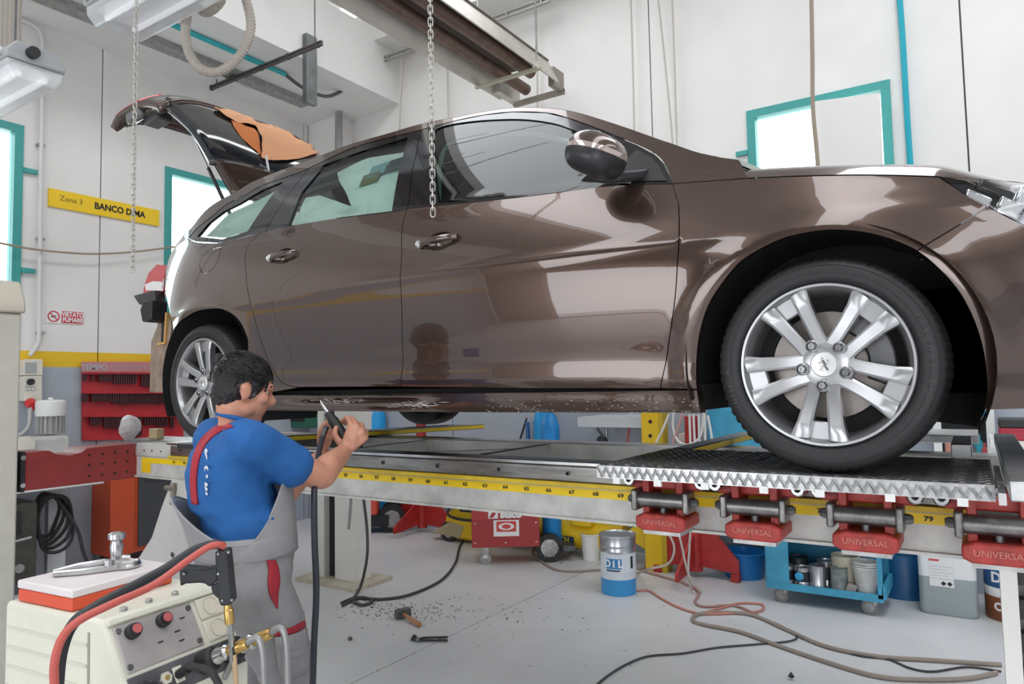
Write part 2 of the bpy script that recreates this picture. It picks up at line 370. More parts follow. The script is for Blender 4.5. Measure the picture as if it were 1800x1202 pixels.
def panel(name, poly, m, parent, holes=(), off=0., step=.035, rim=.018, gap=.0016, far=True, surf=side, label=None):
    poly = [p for i, p in enumerate(poly) if hypot(p[0] - poly[i - 1][0], p[1] - poly[i - 1][1]) > 1e-4]
    poly = shrink(densify(poly, .02), gap); hs = [shrink(densify(h, .015), -gap) for h in holes]
    pts = [V((*p,)) for p in poly]; edges = [(i, (i + 1) % len(poly)) for i in range(len(poly))]; loops = [list(range(len(poly)))]
    for h in hs:
        o = len(pts); pts += [V(p) for p in h]; edges += [(o + i, o + (i + 1) % len(h)) for i in range(len(h))]; loops.append([o + i for i in range(len(h))])
    x0, x1 = min(p[0] for p in poly), max(p[0] for p in poly); z0, z1 = min(p[1] for p in poly), max(p[1] for p in poly)
    nx, nz = int((x1 - x0) / step) + 1, int((z1 - z0) / (step * .7)) + 1
    near = [p for L in loops for p in (pts[i] for i in L)]
    for i in range(nx + 1):
        for j in range(nz + 1):
            x, z = x0 + (i + .5 * (j % 2)) * step, z0 + j * step * .7
            if inside(poly, x, z) and not any(inside(h, x, z) for h in hs) and all((p.x - x) ** 2 + (p.y - z) ** 2 > .00011 for p in near): pts.append(V((x, z)))
    vs, _, fs, *_r = delaunay_2d_cdt(pts, edges, [], 0, 1e-6)
    tris = []
    for f_ in fs:
        cx, cz = sum(vs[i].x for i in f_) / 3, sum(vs[i].y for i in f_) / 3
        if inside(poly, cx, cz) and not any(inside(h, cx, cz) for h in hs): tris.append(f_)
    e = 2e-3; P = []; N = []
    for q in vs:
        Y = surf(q.x, q.y) + off
        gx = (surf(q.x + e, q.y) - surf(q.x - e, q.y)) / (2 * e); gz = (surf(q.x, q.y + e) - surf(q.x, q.y - e)) / (2 * e)
        P.append(V((q.x, Y, q.y))); N.append(V((gx, -1, gz)).normalized())
    F = []
    for t in tris:
        a, b, c = (P[i] for i in t); F.append(tuple(t) if (b - a).cross(c - a).y < 0 else tuple(t)[::-1])
    cnt = {}
    for t in F:
        for i in range(3):
            k = (t[i], t[(i + 1) % 3]); cnt[k] = 1
    bd = [k for k in cnt if (k[1], k[0]) not in cnt]
    if rim:
        o = len(P); top = {}; low = {}
        for k in bd:
            for i in k:
                if i not in top:
                    top[i] = len(P); P.append(P[i].copy()); N.append(N[i]); low[i] = len(P); P.append(P[i] + V((0, rim, 0))); N.append(N[i])
        for a, b in bd: F.append((b, a, top[a], top[b])[0:0] or (top[b], top[a], low[a], low[b]))
    off_ = V(parent['_o']); me = bpy.data.meshes.new(name); me.from_pydata([tuple(p - off_) for p in P], [], F)
    me.shade_smooth(); nl = []
    ntri = len(tris)
    for pi_, pl in enumerate(me.polygons):
        for li in pl.loop_indices:
            nl.append(N[me.loops[li].vertex_index][:] if pi_ < ntri else pl.normal[:])
    me.normals_split_custom_set(nl); me.materials.append(m)
    ob = bpy.data.objects.new(name, me); C.objects.link(ob); ob.parent = parent; ob['_o'] = off_[:]
    if label: ob['label'] = label
    if far:
        o2 = bpy.data.objects.new(name, me); C.objects.link(o2); o2.parent = parent; o2.scale = (1, -1, 1); o2.location = (0, 2 * (CY - off_.y), 0); o2['_o'] = off_[:]; ob['_far'] = o2.name
    return ob
car = thing('car', 'dark brown metallic estate car raised on the frame bench with its tailgate open', 'car', (-1.7, CY, GZ))
xz = lambda xc, h: (xc + XA, h + GZ)
gF = crv(tr([(1182, 323), (1188, 344), (1193, 362), (1194, 410), (1192, 450), (1187, 520), (1179, 580), (1170, 640), (1161, 683)]), 3)
gB = crv(tr([(716, 366), (713, 375), (708, 392), (705.5, 420), (706, 453), (706, 533), (708, 613), (707, 650), (706, 680)]), 3)
gR = crv(tr([(466, 406), (457, 410), (440, 427), (432, 443), (431, 458), (432.5, 480), (434.6, 506), (444, 544), (453, 581), (464, 613), (471, 632), (485, 658), (496, 672), (512, 679), (530, 680.5)]), 3)
belt = crv(tr([(466, 406), (560, 388), (688, 372), (716, 366)]), 4); belt2 = crv(tr([(716, 366), (900, 348), (996, 336), (1080, 326), (1182, 323)]), 4)
botR, botF = tr([(530, 680.5), (620, 680), (706, 680)]), tr([(706, 680), (933, 682.7), (1161, 683)])
arF = [(1226, 683), (1224.7, 635.5), (1230, 587.6), (1244, 539.7), (1268, 500), (1300, 462), (1340, 436), (1380, 418), (1423.5, 408), (1463.5, 404), (1511, 407), (1559, 418), (1599, 434), (1612, 441), (1639, 462), (1679, 504), (1707, 552), (1725, 603.5), (1733, 651.5), (1734, 691), (1729, 717)]
aF1, aF2 = crv(tr(arF[:14]), 4), crv(tr(arF[13:]), 4)
def ell(px, py, rx, rz, n=24, sq=2., rot=0):
    c = tr([(px, py)])[0]; o = []
    for i in range(n):
        a = 2 * pi * i / n; x, z = rx * abs(cos(a)) ** (2 / sq) * (1 if cos(a) > 0 else -1), rz * abs(sin(a)) ** (2 / sq) * (1 if sin(a) > 0 else -1)
        o.append((c[0] + x * cos(rot) - z * sin(rot), c[1] + x * sin(rot) + z * cos(rot)))
    return c, o
hF, holeF = ell(772, 424, .066, .034); hR, holeR = ell(499, 450, .066, .034)
door = panel('front_door', belt2 + gF[1:] + botF[::-1][1:] + gB[::-1][1:-1], PAINT, car, holes=[holeF])
rdoor = panel('rear_door', belt + gB[1:] + botR[::-1][1:] + gR[::-1][1:-1], PAINT, car, holes=[holeR])
ftop = crv(tr([(1182, 323), (1220, 320), (1317, 313.5), (1431, 309), (1544, 308), (1651, 311)]), 4)
hl_low = tr([(1651, 311), (1700, 344), (1737, 363.5)]); hl_low2 = tr([(1737, 363.5), (1800, 396), (1835, 414)])
fend = panel('front_fender', ftop + hl_low[1:] + aF1[::-1] + tr([(1227, 684)]) + gF[::-1][:-1], PAINT, car)
nose = .60
panel('front_bumper', hl_low2 + [xz(nose, .50), xz(nose, .14), xz(.5, .135)] + tr([(1800, 719), (1735, 721)]) + aF2[::-1], PAINT, car)
lamp_poly = hl_low[:-1] + hl_low2 + tr([(1835, 322), (1800, 319.5), (1730, 314), (1670, 310)])
lens = panel('headlight', lamp_poly, glassmat('clear_lens', (.93, .95, .97)), car, rim=.01)
panel('headlight_housing', lamp_poly, mat('headlight_grey', (.22, .23, .25), .25, .6), lens, off=.075, rim=0, far=False)
for (p0, w_, h_, mm) in (((1716, 345), .07, .035, CHROME), ((1752, 330), .10, .03, GLOSSB), ((1772, 362), .06, .05, CHROME), ((1800, 345), .05, .06, mat('reflector', (.75, .77, .8), .1, .9))):
    q_ = tr([p0])[0]; c = V((q_[0], side(*q_) + .045, q_[1])); MB().box(c, (w_, .025, h_), Matrix.Rotation(atan2(side(q_[0] + .01, q_[1]) - side(q_[0] - .01, q_[1]), .02), 3, 'Z') @ Matrix.Rotation(rad(28), 3, 'Y')).build('reflector', mm, lens, bevel=.008)
qb = [(322, 413), (306, 434), (293, 454), (288, 463), (289, 480), (289, 500), (294, 528), (300, 556), (305, 581)]
aR = crv(tr([(305, 581), (321, 561.6), (345, 547.7), (370, 543), (391, 544), (411.6, 554.6), (425.6, 572), (436, 596.6)]), 4)
aR += [xz(-2.73 + .352 * cos(a), .285 + .352 * sin(a)) for a in (.28, .12, -.04, -.17)]
flap = crv(tr([(389, 434), (368, 440), (356, 450), (351, 464), (353, 475), (360, 480), (369, 476), (381, 462), (389, 434)]), 4)[:-1]
panel('rear_quarter_panel', crv(tr([(466, 406), (420, 419), (380, 427), (344, 425), (331, 419)]), 4) + tr(qb) + aR[1:] + gR[::-1][:-1], PAINT, car, holes=[flap])
panel('fuel_flap', flap, PAINT, car, far=False)
panel('sill', [xz(-2.372, .153), xz(-1.2, .151), xz(-.345, .153), xz(-.348, .2225), xz(-1.2, .222), xz(-2.378, .224)], PAINT, car, step=.015, rim=.05)
railpx = [(331, 419), (345, 402), (370, 382), (400, 358), (432, 342), (460, 326), (500, 312), (540, 297), (600, 268), (640, 253), (720, 233), (740, 228), (800, 212), (850, 202), (900, 196.5), (960, 198), (1000, 208), (1040, 222), (1080, 238), (1120, 254), (1150, 270), (1166, 286), (1176, 306), (1182, 323)]
toppx = [(1298, 280), (1260, 275), (1220, 266), (1180, 252), (1140, 238), (1100, 224), (1060, 211), (1020, 199), (980, 191), (940, 188.5), (900, 189), (850, 196), (800, 206), (760, 213), (720, 223), (680, 235), (640, 246), (600, 259), (572, 270), (520, 289), (480, 304), (440, 321), (416, 336), (389, 350), (370, 362), (354, 377), (336, 400), (322, 413)]
rail_t, top_t = crv(tr(railpx), 3), crv(tr(toppx), 3)
panel('roof_rail', rail_t + tr([(1220, 320), (1317, 313.5)]) + top_t, PAINT, car, step=.03)
def ix(px): return railpx.index(px)
splitB = tr([(716, 366), (720, 340), (724, 300), (732, 266), (740, 228)]); splitC = tr([(466, 406), (500, 350), (536, 304), (540, 297)])
glF = crv(tr([(769.5, 358), (763, 300), (762, 238), (775, 223), (824, 213.5), (882, 209.5), (926, 210), (969, 216), (998, 225), (1040, 243), (1075, 262), (1098, 285), (1106, 303), (1108, 321), (1079, 325.5), (969, 337.5), (882, 346), (769.5, 358)]), 3)[:-1]
glR = tr([(506, 396.5), (530, 338), (560, 302), (568, 290), (640, 264), (716, 242), (708, 270), (688, 370), (600, 381)])
glQ = tr([(346.5, 415), (366, 392), (392, 372), (420, 358), (460, 334), (496, 319.5), (434, 406), (390, 420)])
def sub(a, b): return tr(railpx[ix(a):ix(b) + 1])
fr = panel('window_frame', splitB + sub((740, 228), (1182, 323))[1:] + belt2[::-1][1:-1], GLOSSB, door, holes=[glF], off=.002)
panel('window_glass', glF, CGLASS, fr, off=.008, rim=0, gap=-.004)
rf = panel('window_frame', splitC + sub((540, 297), (740, 228))[1:] + splitB[::-1][1:] + belt[::-1][1:-1], GLOSSB, rdoor, holes=[glR], off=.002)
panel('window_glass', glR, CGLASS, rf, off=.008, rim=0, gap=-.004)
qf = panel('quarter_window_trim', sub((331, 419), (540, 297)) + splitC[::-1][1:] + tr([(420, 419), (380, 427), (344, 425)]), GLOSSB, car, holes=[glQ], off=.002)
panel('quarter_window_glass', glQ, CGLASS, qf, off=.008, rim=0, gap=-.004)
# belt strips, chrome-free black mouldings along the window bottoms
# door handles: bowl behind the hole, bar across it
def handle(dr, c, hole):
    b = MB(); rings = []
    for k, dp in ((1.02, .001), (.97, .012), (.8, .026), (.45, .034)):
        rings.append([V((c[0] + (p[0] - c[0]) * k, side(c[0] + (p[0] - c[0]) * k, c[1] + (p[1] - c[1]) * k) + dp, c[1] + (p[1] - c[1]) * k)) for p in hole])
    b.loft(rings, caps=False); n = len(hole); b.f.append(tuple(range(len(b.v) - n, len(b.v))))
    b.build('handle_bowl', PAINT, dr)
    g = MB(); rs = []
    for i in range(13):
        t = i / 12; x = c[0] - .088 + .176 * t; y0 = side(x, c[1]); o = .006 + .022 * sin(pi * min(1, max(0, t))) ** .6; hh = .0145 - .004 * t if t > .12 else .017; z = c[1] + .006 * t
        rs.append([V((x, y0 - o + cos(a) * .008, z + sin(a) * hh)) for a in [2 * pi * j / 10 for j in range(10)]])
    g.loft(rs).build('handle', PAINT, dr)
    MB().sphere((c[0] - .082, side(c[0] - .082, c[1]) - .012, c[1] - .001), .019, (1.1, .5, .9)).build('lock_cap', CHROME, dr)
handle(door, hF, holeF); handle(rdoor, hR, holeR)
# roof, windscreen, bonnet
topl = [(x, side(x, z), z) for x, z in top_t]       # from the scuttle back to the tail, near side
def across(seq, crown, nv=14, edge=0.):
    def fn(u, v):
        k = u * (len(seq) - 1); i = min(int(k), len(seq) - 2); t = k - i; p = V(seq[i]).lerp(V(seq[i + 1]), t)
        s = 2 * v - 1; w_ = CY - p.y
        return (p.x + 0, CY + w_ * s, p.z + crown * (1 - s * s) + edge * (1 - abs(s) ** 14))
    return MB().grid(fn, len(seq) - 1, nv)
iw = 24
across(topl[iw:-14], .055).build('roof', PAINT, car, smooth=60)
def shield(seq, fwd):
    def fn(u, v):
        k = u * (len(seq) - 1); i = min(int(k), len(seq) - 2); p = V(seq[i]).lerp(V(seq[i + 1]), k - i); s = 2 * v - 1
        return (p.x + fwd * (1 - s * s), CY + (CY - p.y) * s, p.z + .012 * (1 - s * s))
    return MB().grid(fn, len(seq) - 1, 14)
shield(topl[:iw + 1], .09).build('windscreen', CGLASS, car, smooth=60)
ft3 = [(x, side(x, z), z) for x, z in ftop[7:]]
def hood(u, v):
    k = u * (len(ft3) + 2); i = min(int(k), len(ft3) + 1); t = k - i
    ext = ft3 + [(ft3[-1][0] + .12, ft3[-1][1] + .07, ft3[-1][2] - .03), (ft3[-1][0] + .22, ft3[-1][1] + .16, ft3[-1][2] - .07), (ft3[-1][0] + .30, ft3[-1][1] + .32, ft3[-1][2] - .12)]
    p = V(ext[i]).lerp(V(ext[i + 1]), t); s = 2 * (abs(v - .5) * 2) ** .7 / 2; s = s if v > .5 else -s
    w_ = CY - p.y; d = w_ * (1 - abs(s)); nz = max(0, 1 - max(0, p.x - XA - .25) / .35)
    return (p.x + .10 * (1 - s * s) * u, CY + w_ * s, p.z + .002 + .052 * (1 - exp(-d / .055)) * nz + .03 * (1 - s * s))
MB().grid(hood, 40, 48).build('bonnet', PAINT, car, smooth=70)
def nosef(u, v):
    h = .14 + .44 * v; a = u * pi / 2; y0 = side(nose + XA, h + GZ); return (XA + nose + .17 * sin(a), CY - (CY - y0) * cos(a), GZ + h)
MB().grid(nosef, 12, 12).build('front_grille', TRIMB, car)
# underbody, arch liners, tail
MB().prism([(-2.36, .16), (-.36, .16), (-.36, .24), (-2.36, .24)], (XA, CY - .76, GZ), (1, 0, 0), (0, 0, 1), (0, 1.52, 0)).build('underbody', LINER, car)
MB().bb((XA - 3.1, CY - .5, GZ + .2), (XA - 2.3, CY + .5, GZ + .42)).build('rear_underbody', LINER, car)
MB().bb((XA - .5, CY - .5, GZ + .2), (XA + .6, CY + .5, GZ + .5)).build('engine_bay', LINER, car)
for c, r0, r1, a0, a1 in ((0, .375, .375, -.5, pi + .25), (-2.73, .372, .372, -.5, pi + .45)):
    y1 = CY - .50
    b = MB()
    b.grid(lambda u, v: (XA + c + r0 * cos(a0 + (a1 - a0) * u), (1.996 if c == 0 else 2.0 + .05 * max(0, u - .6)) + (y1 - 2.0) * v, GZ + .285 + r0 * sin(a0 + (a1 - a0) * u)), 36, 4)
    b.prism([(XA + c + r0 * cos(a0 + (a1 - a0) * i / 20), GZ + .285 + r0 * sin(a0 + (a1 - a0) * i / 20)) for i in range(21)], (0, y1, 0), (1, 0, 0), (0, 0, 1), (0, .02, 0))
    b.build('arch_liner', LINER, car)
    b2 = MB(); b2.v = [V((p.x, 2 * CY - p.y, p.z)) for p in b.v]; b2.f = b.f; b2.build('arch_liner', LINER, car)
tl = tr([(288, 463), (276, 464.5), (262, 480), (254, 503), (252, 521), (285, 513), (289, 511), (289, 480)])
panel('tail_lamp', tl, mat('red_lens', (.55, .02, .03), .08, coat=.8), car, rim=.05, off=-.004)
panel('lamp_band', tr([(289, 490), (289, 503), (258, 511), (256, 500), (270, 494)]), mat('clear_lens_white', (.85, .83, .83), .08, coat=.8), bpy.data.objects['tail_lamp'], off=-.007, rim=.004)
rust = mat('bare_tail_metal', (.40, .30, .23), .55, .2, noise_amt=.5, noise_scale=10)
tp = [onY(x, y, 2.16) for x, y in ((278, 552), (300, 560), (300, 575), (293, 625), (289, 690), (262, 690), (265, 600), (276, 572))]
tailp = MB().prism([(p.x, p.z) for p in tp], (0, 2.16, 0), (1, 0, 0), (0, 0, 1), (0, .05, 0)).build('tail_structure', rust, car, bevel=.006)
sl = [onY(x, y, 2.15) for x, y in ((283, 552), (290, 551), (288, 600), (281, 602))]
MB().prism([(p.x, p.z) for p in sl], (0, 2.155, 0), (1, 0, 0), (0, 0, 1), (0, .01, 0)).build('vent_slot', black, tailp)
sl = [onY(x, y, 2.15) for x, y in ((291, 549), (294, 550), (290, 604), (277, 607), (277, 603), (288, 601))]
MB().prism([(p.x, p.z) for p in sl], (0, 2.148, 0), (1, 0, 0), (0, 0, 1), (0, .02, 0)).build('vent_seal', mat('ochre_sealant', (.62, .36, .12), .6), tailp)
bx = [onY(x, y, 2.10) for x, y in ((258, 529), (273, 528), (272, 562), (266, 567), (256, 566), (252, 545))]
MB().prism([(p.x, p.z) for p in bx], (0, 2.08, 0), (1, 0, 0), (0, 0, 1), (0, .09, 0)).build('bumper_bracket', black, car, bevel=.006)
bx = [onY(x, y, 2.2) for x, y in ((252, 521), (289, 512), (292, 530), (276, 541), (262, 536))]
MB().prism([(p.x, p.z) for p in bx], (0, 2.14, 0), (1, 0, 0), (0, 0, 1), (0, .06, 0)).build('lamp_bracket', mat('dark_metal', (.05, .05, .055), .4, .3), car, bevel=.004)
MB().bb((XA - 3.33, 2.2, GZ + .25), (XA - 3.27, 2 * CY - 2.2, GZ + .74)).bb((XA - 3.3, 2.2, GZ + .16), (XA - 3.0, 2.26, GZ + .3)).bb((XA - 3.3, 3.5, GZ + .16), (XA - 3.0, 3.56, GZ + .3)).build('tail_panel', rust, car, bevel=.01)
# wheels
def wheel(name, xc, y0, ang, sgn=1):
    o = V((XA + xc, y0, GZ + .285)); ax = V((0, sgn, 0))
    w_ = MB(); n = 216; prof = [(.214, .006), (.218, -.006), (.232, -.012), (.252, -.012), (.270, -.004), (.279, .010), (.2845, .028), (.286, .05), (.286, .15), (.2845, .172), (.276, .19), (.24, .205), (.21, .2)]
    w_.lathe(prof, o, ax, n, caps=False)
    u, q, d = frame(ax)
    for j in (5, 6, 8, 9):      # cross grooves cut into both shoulders
        for i in range(n):
            if i % 3 == 0: p = w_.v[j * n + i]; rr = p - o; rr = rr - d * rr.dot(d); w_.v[j * n + i] = p - rr.normalized() * (.006 if j in (6, 8) else .004)
    for k in (4, 7):
        pass
    t = w_.build(name, mat('tyre_rubber', (.011, .011, .012), .5, bump=.15, bump_scale=120), car, smooth=50)
    g = MB()
    for yy in (.075, .1, .125): g.lathe([(.2868, yy - .003), (.2868, yy + .003)], o, ax, 72, caps=False)
    g.build('tread_groove', ink, t)
    g = MB()
    for rr, yy in ((.2415, -.0128), (.262, -.0088)): g.lathe([(rr - .001, yy), (rr, yy - .001), (rr + .001, yy)], o, ax, 96, caps=False)
    g.build('sidewall_ring', mat('tyre_rib', (.03, .03, .03), .5), t)
    rim = MB().lathe([(.2155, .03), (.2155, -.004), (.2125, -.010), (.2065, -.010), (.202, -.004), (.196, .012), (.190, .05), (.182, .14), (.186, .19)], o, ax, 96, caps=False).build('rim', SILVER, t, smooth=40)
    def pol(r, a, dp): return o + (u * cos(a) + q * sin(a)) * r + d * dp
    ua = V((1, 0, 0)); za = V((0, 0, 1))
    def P(r, a, dp): return o + (ua * cos(a) + za * sin(a)) * r + d * dp
    for k in range(5):
        a = rad(ang + 72 * k)
        for s in (-1, 1):
            sp = MB(); rings = []
            for r, off, hw, dp in ((.040, .022, .019, .012), (.075, .025, .0185, .004), (.115, .031, .019, -.002), (.155, .038, .021, -.006), (.180, .044, .024, -.008), (.197, .048, .026, -.007)):
                c0 = o + (ua * cos(a) + za * sin(a)) * r; tn = (-ua * sin(a) + za * cos(a)); c0 = c0 + tn * off * s
                rings.append([c0 - tn * hw + d * (dp + .03), c0 - tn * (hw * .92) + d * (dp + .004), c0 - tn * hw * .62 + d * dp, c0 + tn * hw * .62 + d * dp, c0 + tn * (hw * .92) + d * (dp + .004), c0 + tn * hw + d * (dp + .03)])
            sp.loft(rings).build('spoke', SILVER, rim, smooth=30)
        MB().prism([(cos(b), sin(b)) for b in [0]] and [(.150, -.030), (.206, -.046), (.206, .046), (.150, .030)], o + d * .010, (ua * cos(a) + za * sin(a)), (-ua * sin(a) + za * cos(a)), d * .02).build('spoke_web', SILVER, rim, bevel=.004)
        c0 = P(.056, a, 0); MB().lathe([(.0165, .022), (.0165, -.004), (.014, -.006), (.0125, .004)], c0, ax, 20).build('bolt_seat', SILVER, rim)
        MB().lathe([(.0115, .01), (.0115, -.008), (.009, -.012), (.005, -.012), (.005, -.006)], c0, ax, 6).build('wheel_bolt', mat('bolt_steel', (.25, .25, .25), .2, 1.), rim, smooth=20)
    MB().lathe([(.072, .03), (.072, .014), (.050, .008), (.040, .006)], o, ax, 40).build('hub', SILVER, rim)
    capo = MB().lathe([(.0335, .012), (.0335, -.004), (.031, -.007), (.0, -.008)], o, ax, 32, caps=False).build('centre_cap', mat('pale_alloy', (.66, .66, .66), .3, .6), rim)
    em = MB()      # raised emblem in the cap: an upright beast, head, mane, body and limbs
    for (x0, z0, x1, z1, r_) in ((-.002, .010, .003, -.004, .0045), (-.006, .014, .001, .013, .004), (.003, -.004, .010, -.016, .003), (-.002, -.006, -.008, -.017, .003), (.0, .006, -.013, .004, .0022), (.0, .001, -.013, -.004, .0022), (.006, -.004, .013, .006, .0018), (.013, .006, .009, .012, .0018)):
        em.cyl(o + V((x0, -.009 * sgn, z0)), o + V((x1, -.009 * sgn, z1)), r_, n=8)
    em.build('emblem', CHROME, capo)
    MB().lathe([(.145, .085), (.145, .075), (.07, .07), (.07, .05)], o, ax, 48).build('brake_disc', mat('disc_iron', (.30, .27, .25), .4, .8, noise_amt=.3), t)
    cal_ = MB(); cal_.prism([(.10 * cos(b), .10 * sin(b)) for b in [i * .2 - .7 for i in range(8)]] + [(.165 * cos(b), .165 * sin(b)) for b in [.7 - i * .2 for i in range(8)]], o + d * .05, (cos(rad(18)) * ua + sin(rad(18)) * za), (-sin(rad(18)) * ua + cos(rad(18)) * za), d * .06); cal_.build('brake_caliper', dark_steel, t, bevel=.006)
    MB().cyl(o + d * .09, o + d * .2, .19, n=40).build('wheel_back', LINER, t)
    MB().tube([P(.19, rad(ang + 18), .02), P(.172, rad(ang + 18), .004)], .004).build('valve', black, rim)
    return t
wf = wheel('front_wheel', 0, 2.0, -96); wr = wheel('rear_wheel', -2.73, 2.0, 92)
wheel('front_wheel', 0, 2 * CY - 2.0, -60, -1); wheel('rear_wheel', -2.73, 2 * CY - 2.0, 30, -1)
def tyretext(s_, r, a_mid, size, o, flip=False):
    n = len(s_)
    for i, ch in enumerate(s_):
        if ch == ' ': continue
        a = a_mid - (i - (n - 1) / 2) * size * .82 / r * (-1 if flip else 1)
        c0 = o + V((cos(a), 0, sin(a))) * r; ur = V((cos(a), 0, sin(a))); ut = V((sin(a), 0, -cos(a)))
        if flip: ur, ut = -ur, -ut
        text(ch, size, c0 + V((0, -.0135, 0)), ut, ur, mat('tyre_lettering', (.045, .045, .045), .45), 'lettering', wf, .002)
of = V((XA, 2.0, GZ + .285)); tyretext('intensa hp', .247, rad(5), .026, of); tyretext('INTENSA', .248, rad(195), .02, of, False)
# mirror
mc = onY(1049, 271, 1.90); RM = Matrix.Rotation(rad(14), 3, 'Y')
def mir(z0, z1, k):
    b = MB(); rings = []
    for j in range(7):
        zz = z0 + (z1 - z0) * j / 6; rr = max(.02, (1 - abs(zz) ** 2.6)) ** (1 / 2.4); ring = []
        for i in range(32):
            a = 2 * pi * i / 32; cx, cy = cos(a), sin(a); ex = abs(cx) ** .8 * (1 if cx > 0 else -1); ey = abs(cy) ** .8 * (1 if cy > 0 else -1)
            p = V((ex * .088 * rr * k, ey * .095 * rr * k + .01 * zz, zz * .068)); p.z += -.012 * ex * (1 if ex > 0 else .2); ring.append(mc + RM @ p)
        rings.append(ring)
    return b.loft(rings)
mirr = mir(-1, .02, 1).build('mirror', mat('mirror_black', (.02, .02, .022), .35), car, smooth=60)
mir(.25, 1, 1).build('mirror_cap', PAINT, mirr, smooth=60); mir(.02, .25, .997).build('indicator_strip', mat('clear_indicator', (.55, .45, .42), .08, .5, coat=.8), mirr, smooth=60)
p0, p1 = onY(1072, 312, 1.95), onY(1128, 308, 2.07)
MB().loft([[p + V((dx, 0, dz)) for dx, dz in r_] for p, r_ in ((p0, [(-.03, -.012), (.03, -.016), (.035, .014), (-.03, .016)]), (p0.lerp(p1, .6), [(-.03, -.018), (.035, -.018), (.04, .014), (-.03, .014)]), (p1, [(-.03, -.02), (.03, -.02), (.035, .02), (-.03, .018)]))]).build('mirror_foot', mirr.data.materials[0], mirr, bevel=.008)
panel('mirror_sail', tr([(1085, 320), (1100, 280), (1120, 262), (1146, 276), (1160, 292), (1172, 318)]), TRIMB, fr, off=-.002, rim=.004)
# interior
seatm = mat('dark_seat_fabric', (.015, .015, .017), .85)
def seat(px, py, y, k):
    c = onY(px, py, y); b = MB(); rings = []
    for z, hw, dx in ((-.55, .24, .06), (-.3, .25, .02), (-.12, .20, -.02), (-.05, .12, -.03), (.0, .115, -.035), (.07, .095, -.04), (.10, .05, -.04)):
        rings.append([c + V((dx + .055 * cos(a), hw * sin(a) * k, z)) for a in [2 * pi * j / 16 for j in range(16)]])
    s_ = MB().loft(rings).build('seat_back', seatm, car, smooth=60); MB().bb(c + V((.0, -.24, -.62)), c + V((.5, .24, -.5))).build('seat_cushion', seatm, s_, bevel=.04)
seat(845, 308, 2.5, 1); seat(957, 338, 3.3, 1)
MB().bb((XA - .75, 2.2, GZ + .5), (XA - .35, 2 * CY - 2.2, GZ + .84)).build('dashboard', seatm, car, bevel=.05)
MB().bb((XA - 2.6, 2.12, GZ + .28), (XA - .4, 2 * CY - 2.12, GZ + .36)).build('cabin_floor', seatm, car)
MB().bb((XA - 2.2, 2.25, GZ + .45), (XA - 1.85, 2 * CY - 2.25, GZ + .98)).build('rear_seat', seatm, car, bevel=.06)
pl = [onY(x, y, 2.24 - (360 - y) * -.0009) for x, y in ((771, 352), (772, 310), (776, 278), (786, 258), (806, 246), (850, 238), (900, 234), (950, 237), (1000, 250))]
MB().tube(spline(pl, 5), .011, 8).build('door_seal', mat('pale_green_trim', (.45, .62, .56), .5), car)
across([V(p) + V((0, .03, -.03)) for p in topl[iw + 2:-16]], .03).build('headliner', mat('headliner_grey', (.42, .44, .43), .9), car)
# tailgate, raised
def gp(s_, y):   # point on the raised tailgate: s_ along the profile from the hinge, y across
    prof = [(0, -3.36, 2.66), (.22, -3.50, 2.83), (.5, -3.70, 3.06), (.75, -3.92, 3.225), (.9, -4.08, 3.315), (1.0, -4.22, 3.35), (1.15, -4.44, 3.33), (1.25, -4.52, 3.27)]
    x, z = cub([(p[0], p[1]) for p in prof], s_), cub([(p[0], p[2]) for p in prof], s_); t = (y - 2.94) / .62
    return V((x - .05 * (1 - t * t) * min(1, s_ * 1.5), y, z + .135 * (1 - t ** 4) * min(1, s_ * 1.3)))
def gate(s0, s1, y0, y1, th, nu=14, nv=16):
    b = MB(); b.grid(lambda u, v: gp(s0 + (s1 - s0) * u, y0 + (y1 - y0) * v), nu, nv); return b
gatep = thing('tailgate_hinge', '', '', (0, 0, 0)); bpy.data.objects.remove(gatep)
tg = gate(0, .26, 2.36, 3.50, .03).build('tailgate', PAINT, car, solid=.03, smooth=60)
gate(.24, .84, 2.33, 3.53, .03).build('tailgate_glass', mat('dark_tinted_glass', (.012, .016, .022), .06, coat=1), tg, solid=.02, smooth=60)
gate(.82, 1.25, 2.31, 3.55, .03).build('tailgate_lower', PAINT, tg, solid=.05, smooth=60)
b = MB(); b.grid(lambda u, v: gp(1.0 + .18 * u, 2.30 + .16 * v) + V((0, 0, .026)), 6, 6); b.build('tailgate_lamp', MATS['red_lens'], tg, solid=.02)
b = MB().box(gp(1.06, 2.34) + V((0, .0, -.05)), (.17, .06, .085), Matrix.Rotation(rad(-8), 3, 'Y')); b.build('lamp_side', mat('smoked_lens', (.18, .18, .18), .15, coat=.5), tg, bevel=.025)
MB().box(gp(1.0, 2.42) + V((.03, 0, -.13)), (.16, .10, .06), Matrix.Rotation(rad(-6), 3, 'Y')).build('latch_cover', mat('dark_grey_trim', (.09, .09, .09), .5), tg, bevel=.012)
MB().box(gp(.62, 2.42) + V((0, 0, -.03)), (.62, .1, .03), Matrix.Rotation(rad(41), 3, 'Y')).build('tailgate_trim', TRIMB, tg, bevel=.01)
sa, sb = onY(340, 240, 2.36), onY(394, 354, 2.36); sm_ = sa.lerp(sb, .5)
MB().cyl(sa, sm_, .005, n=10).build('strut_rod', bare, tg); MB().cyl(sm_, sb + (sb - sa) * .3, .0105, n=12).build('gas_strut', black, tg)
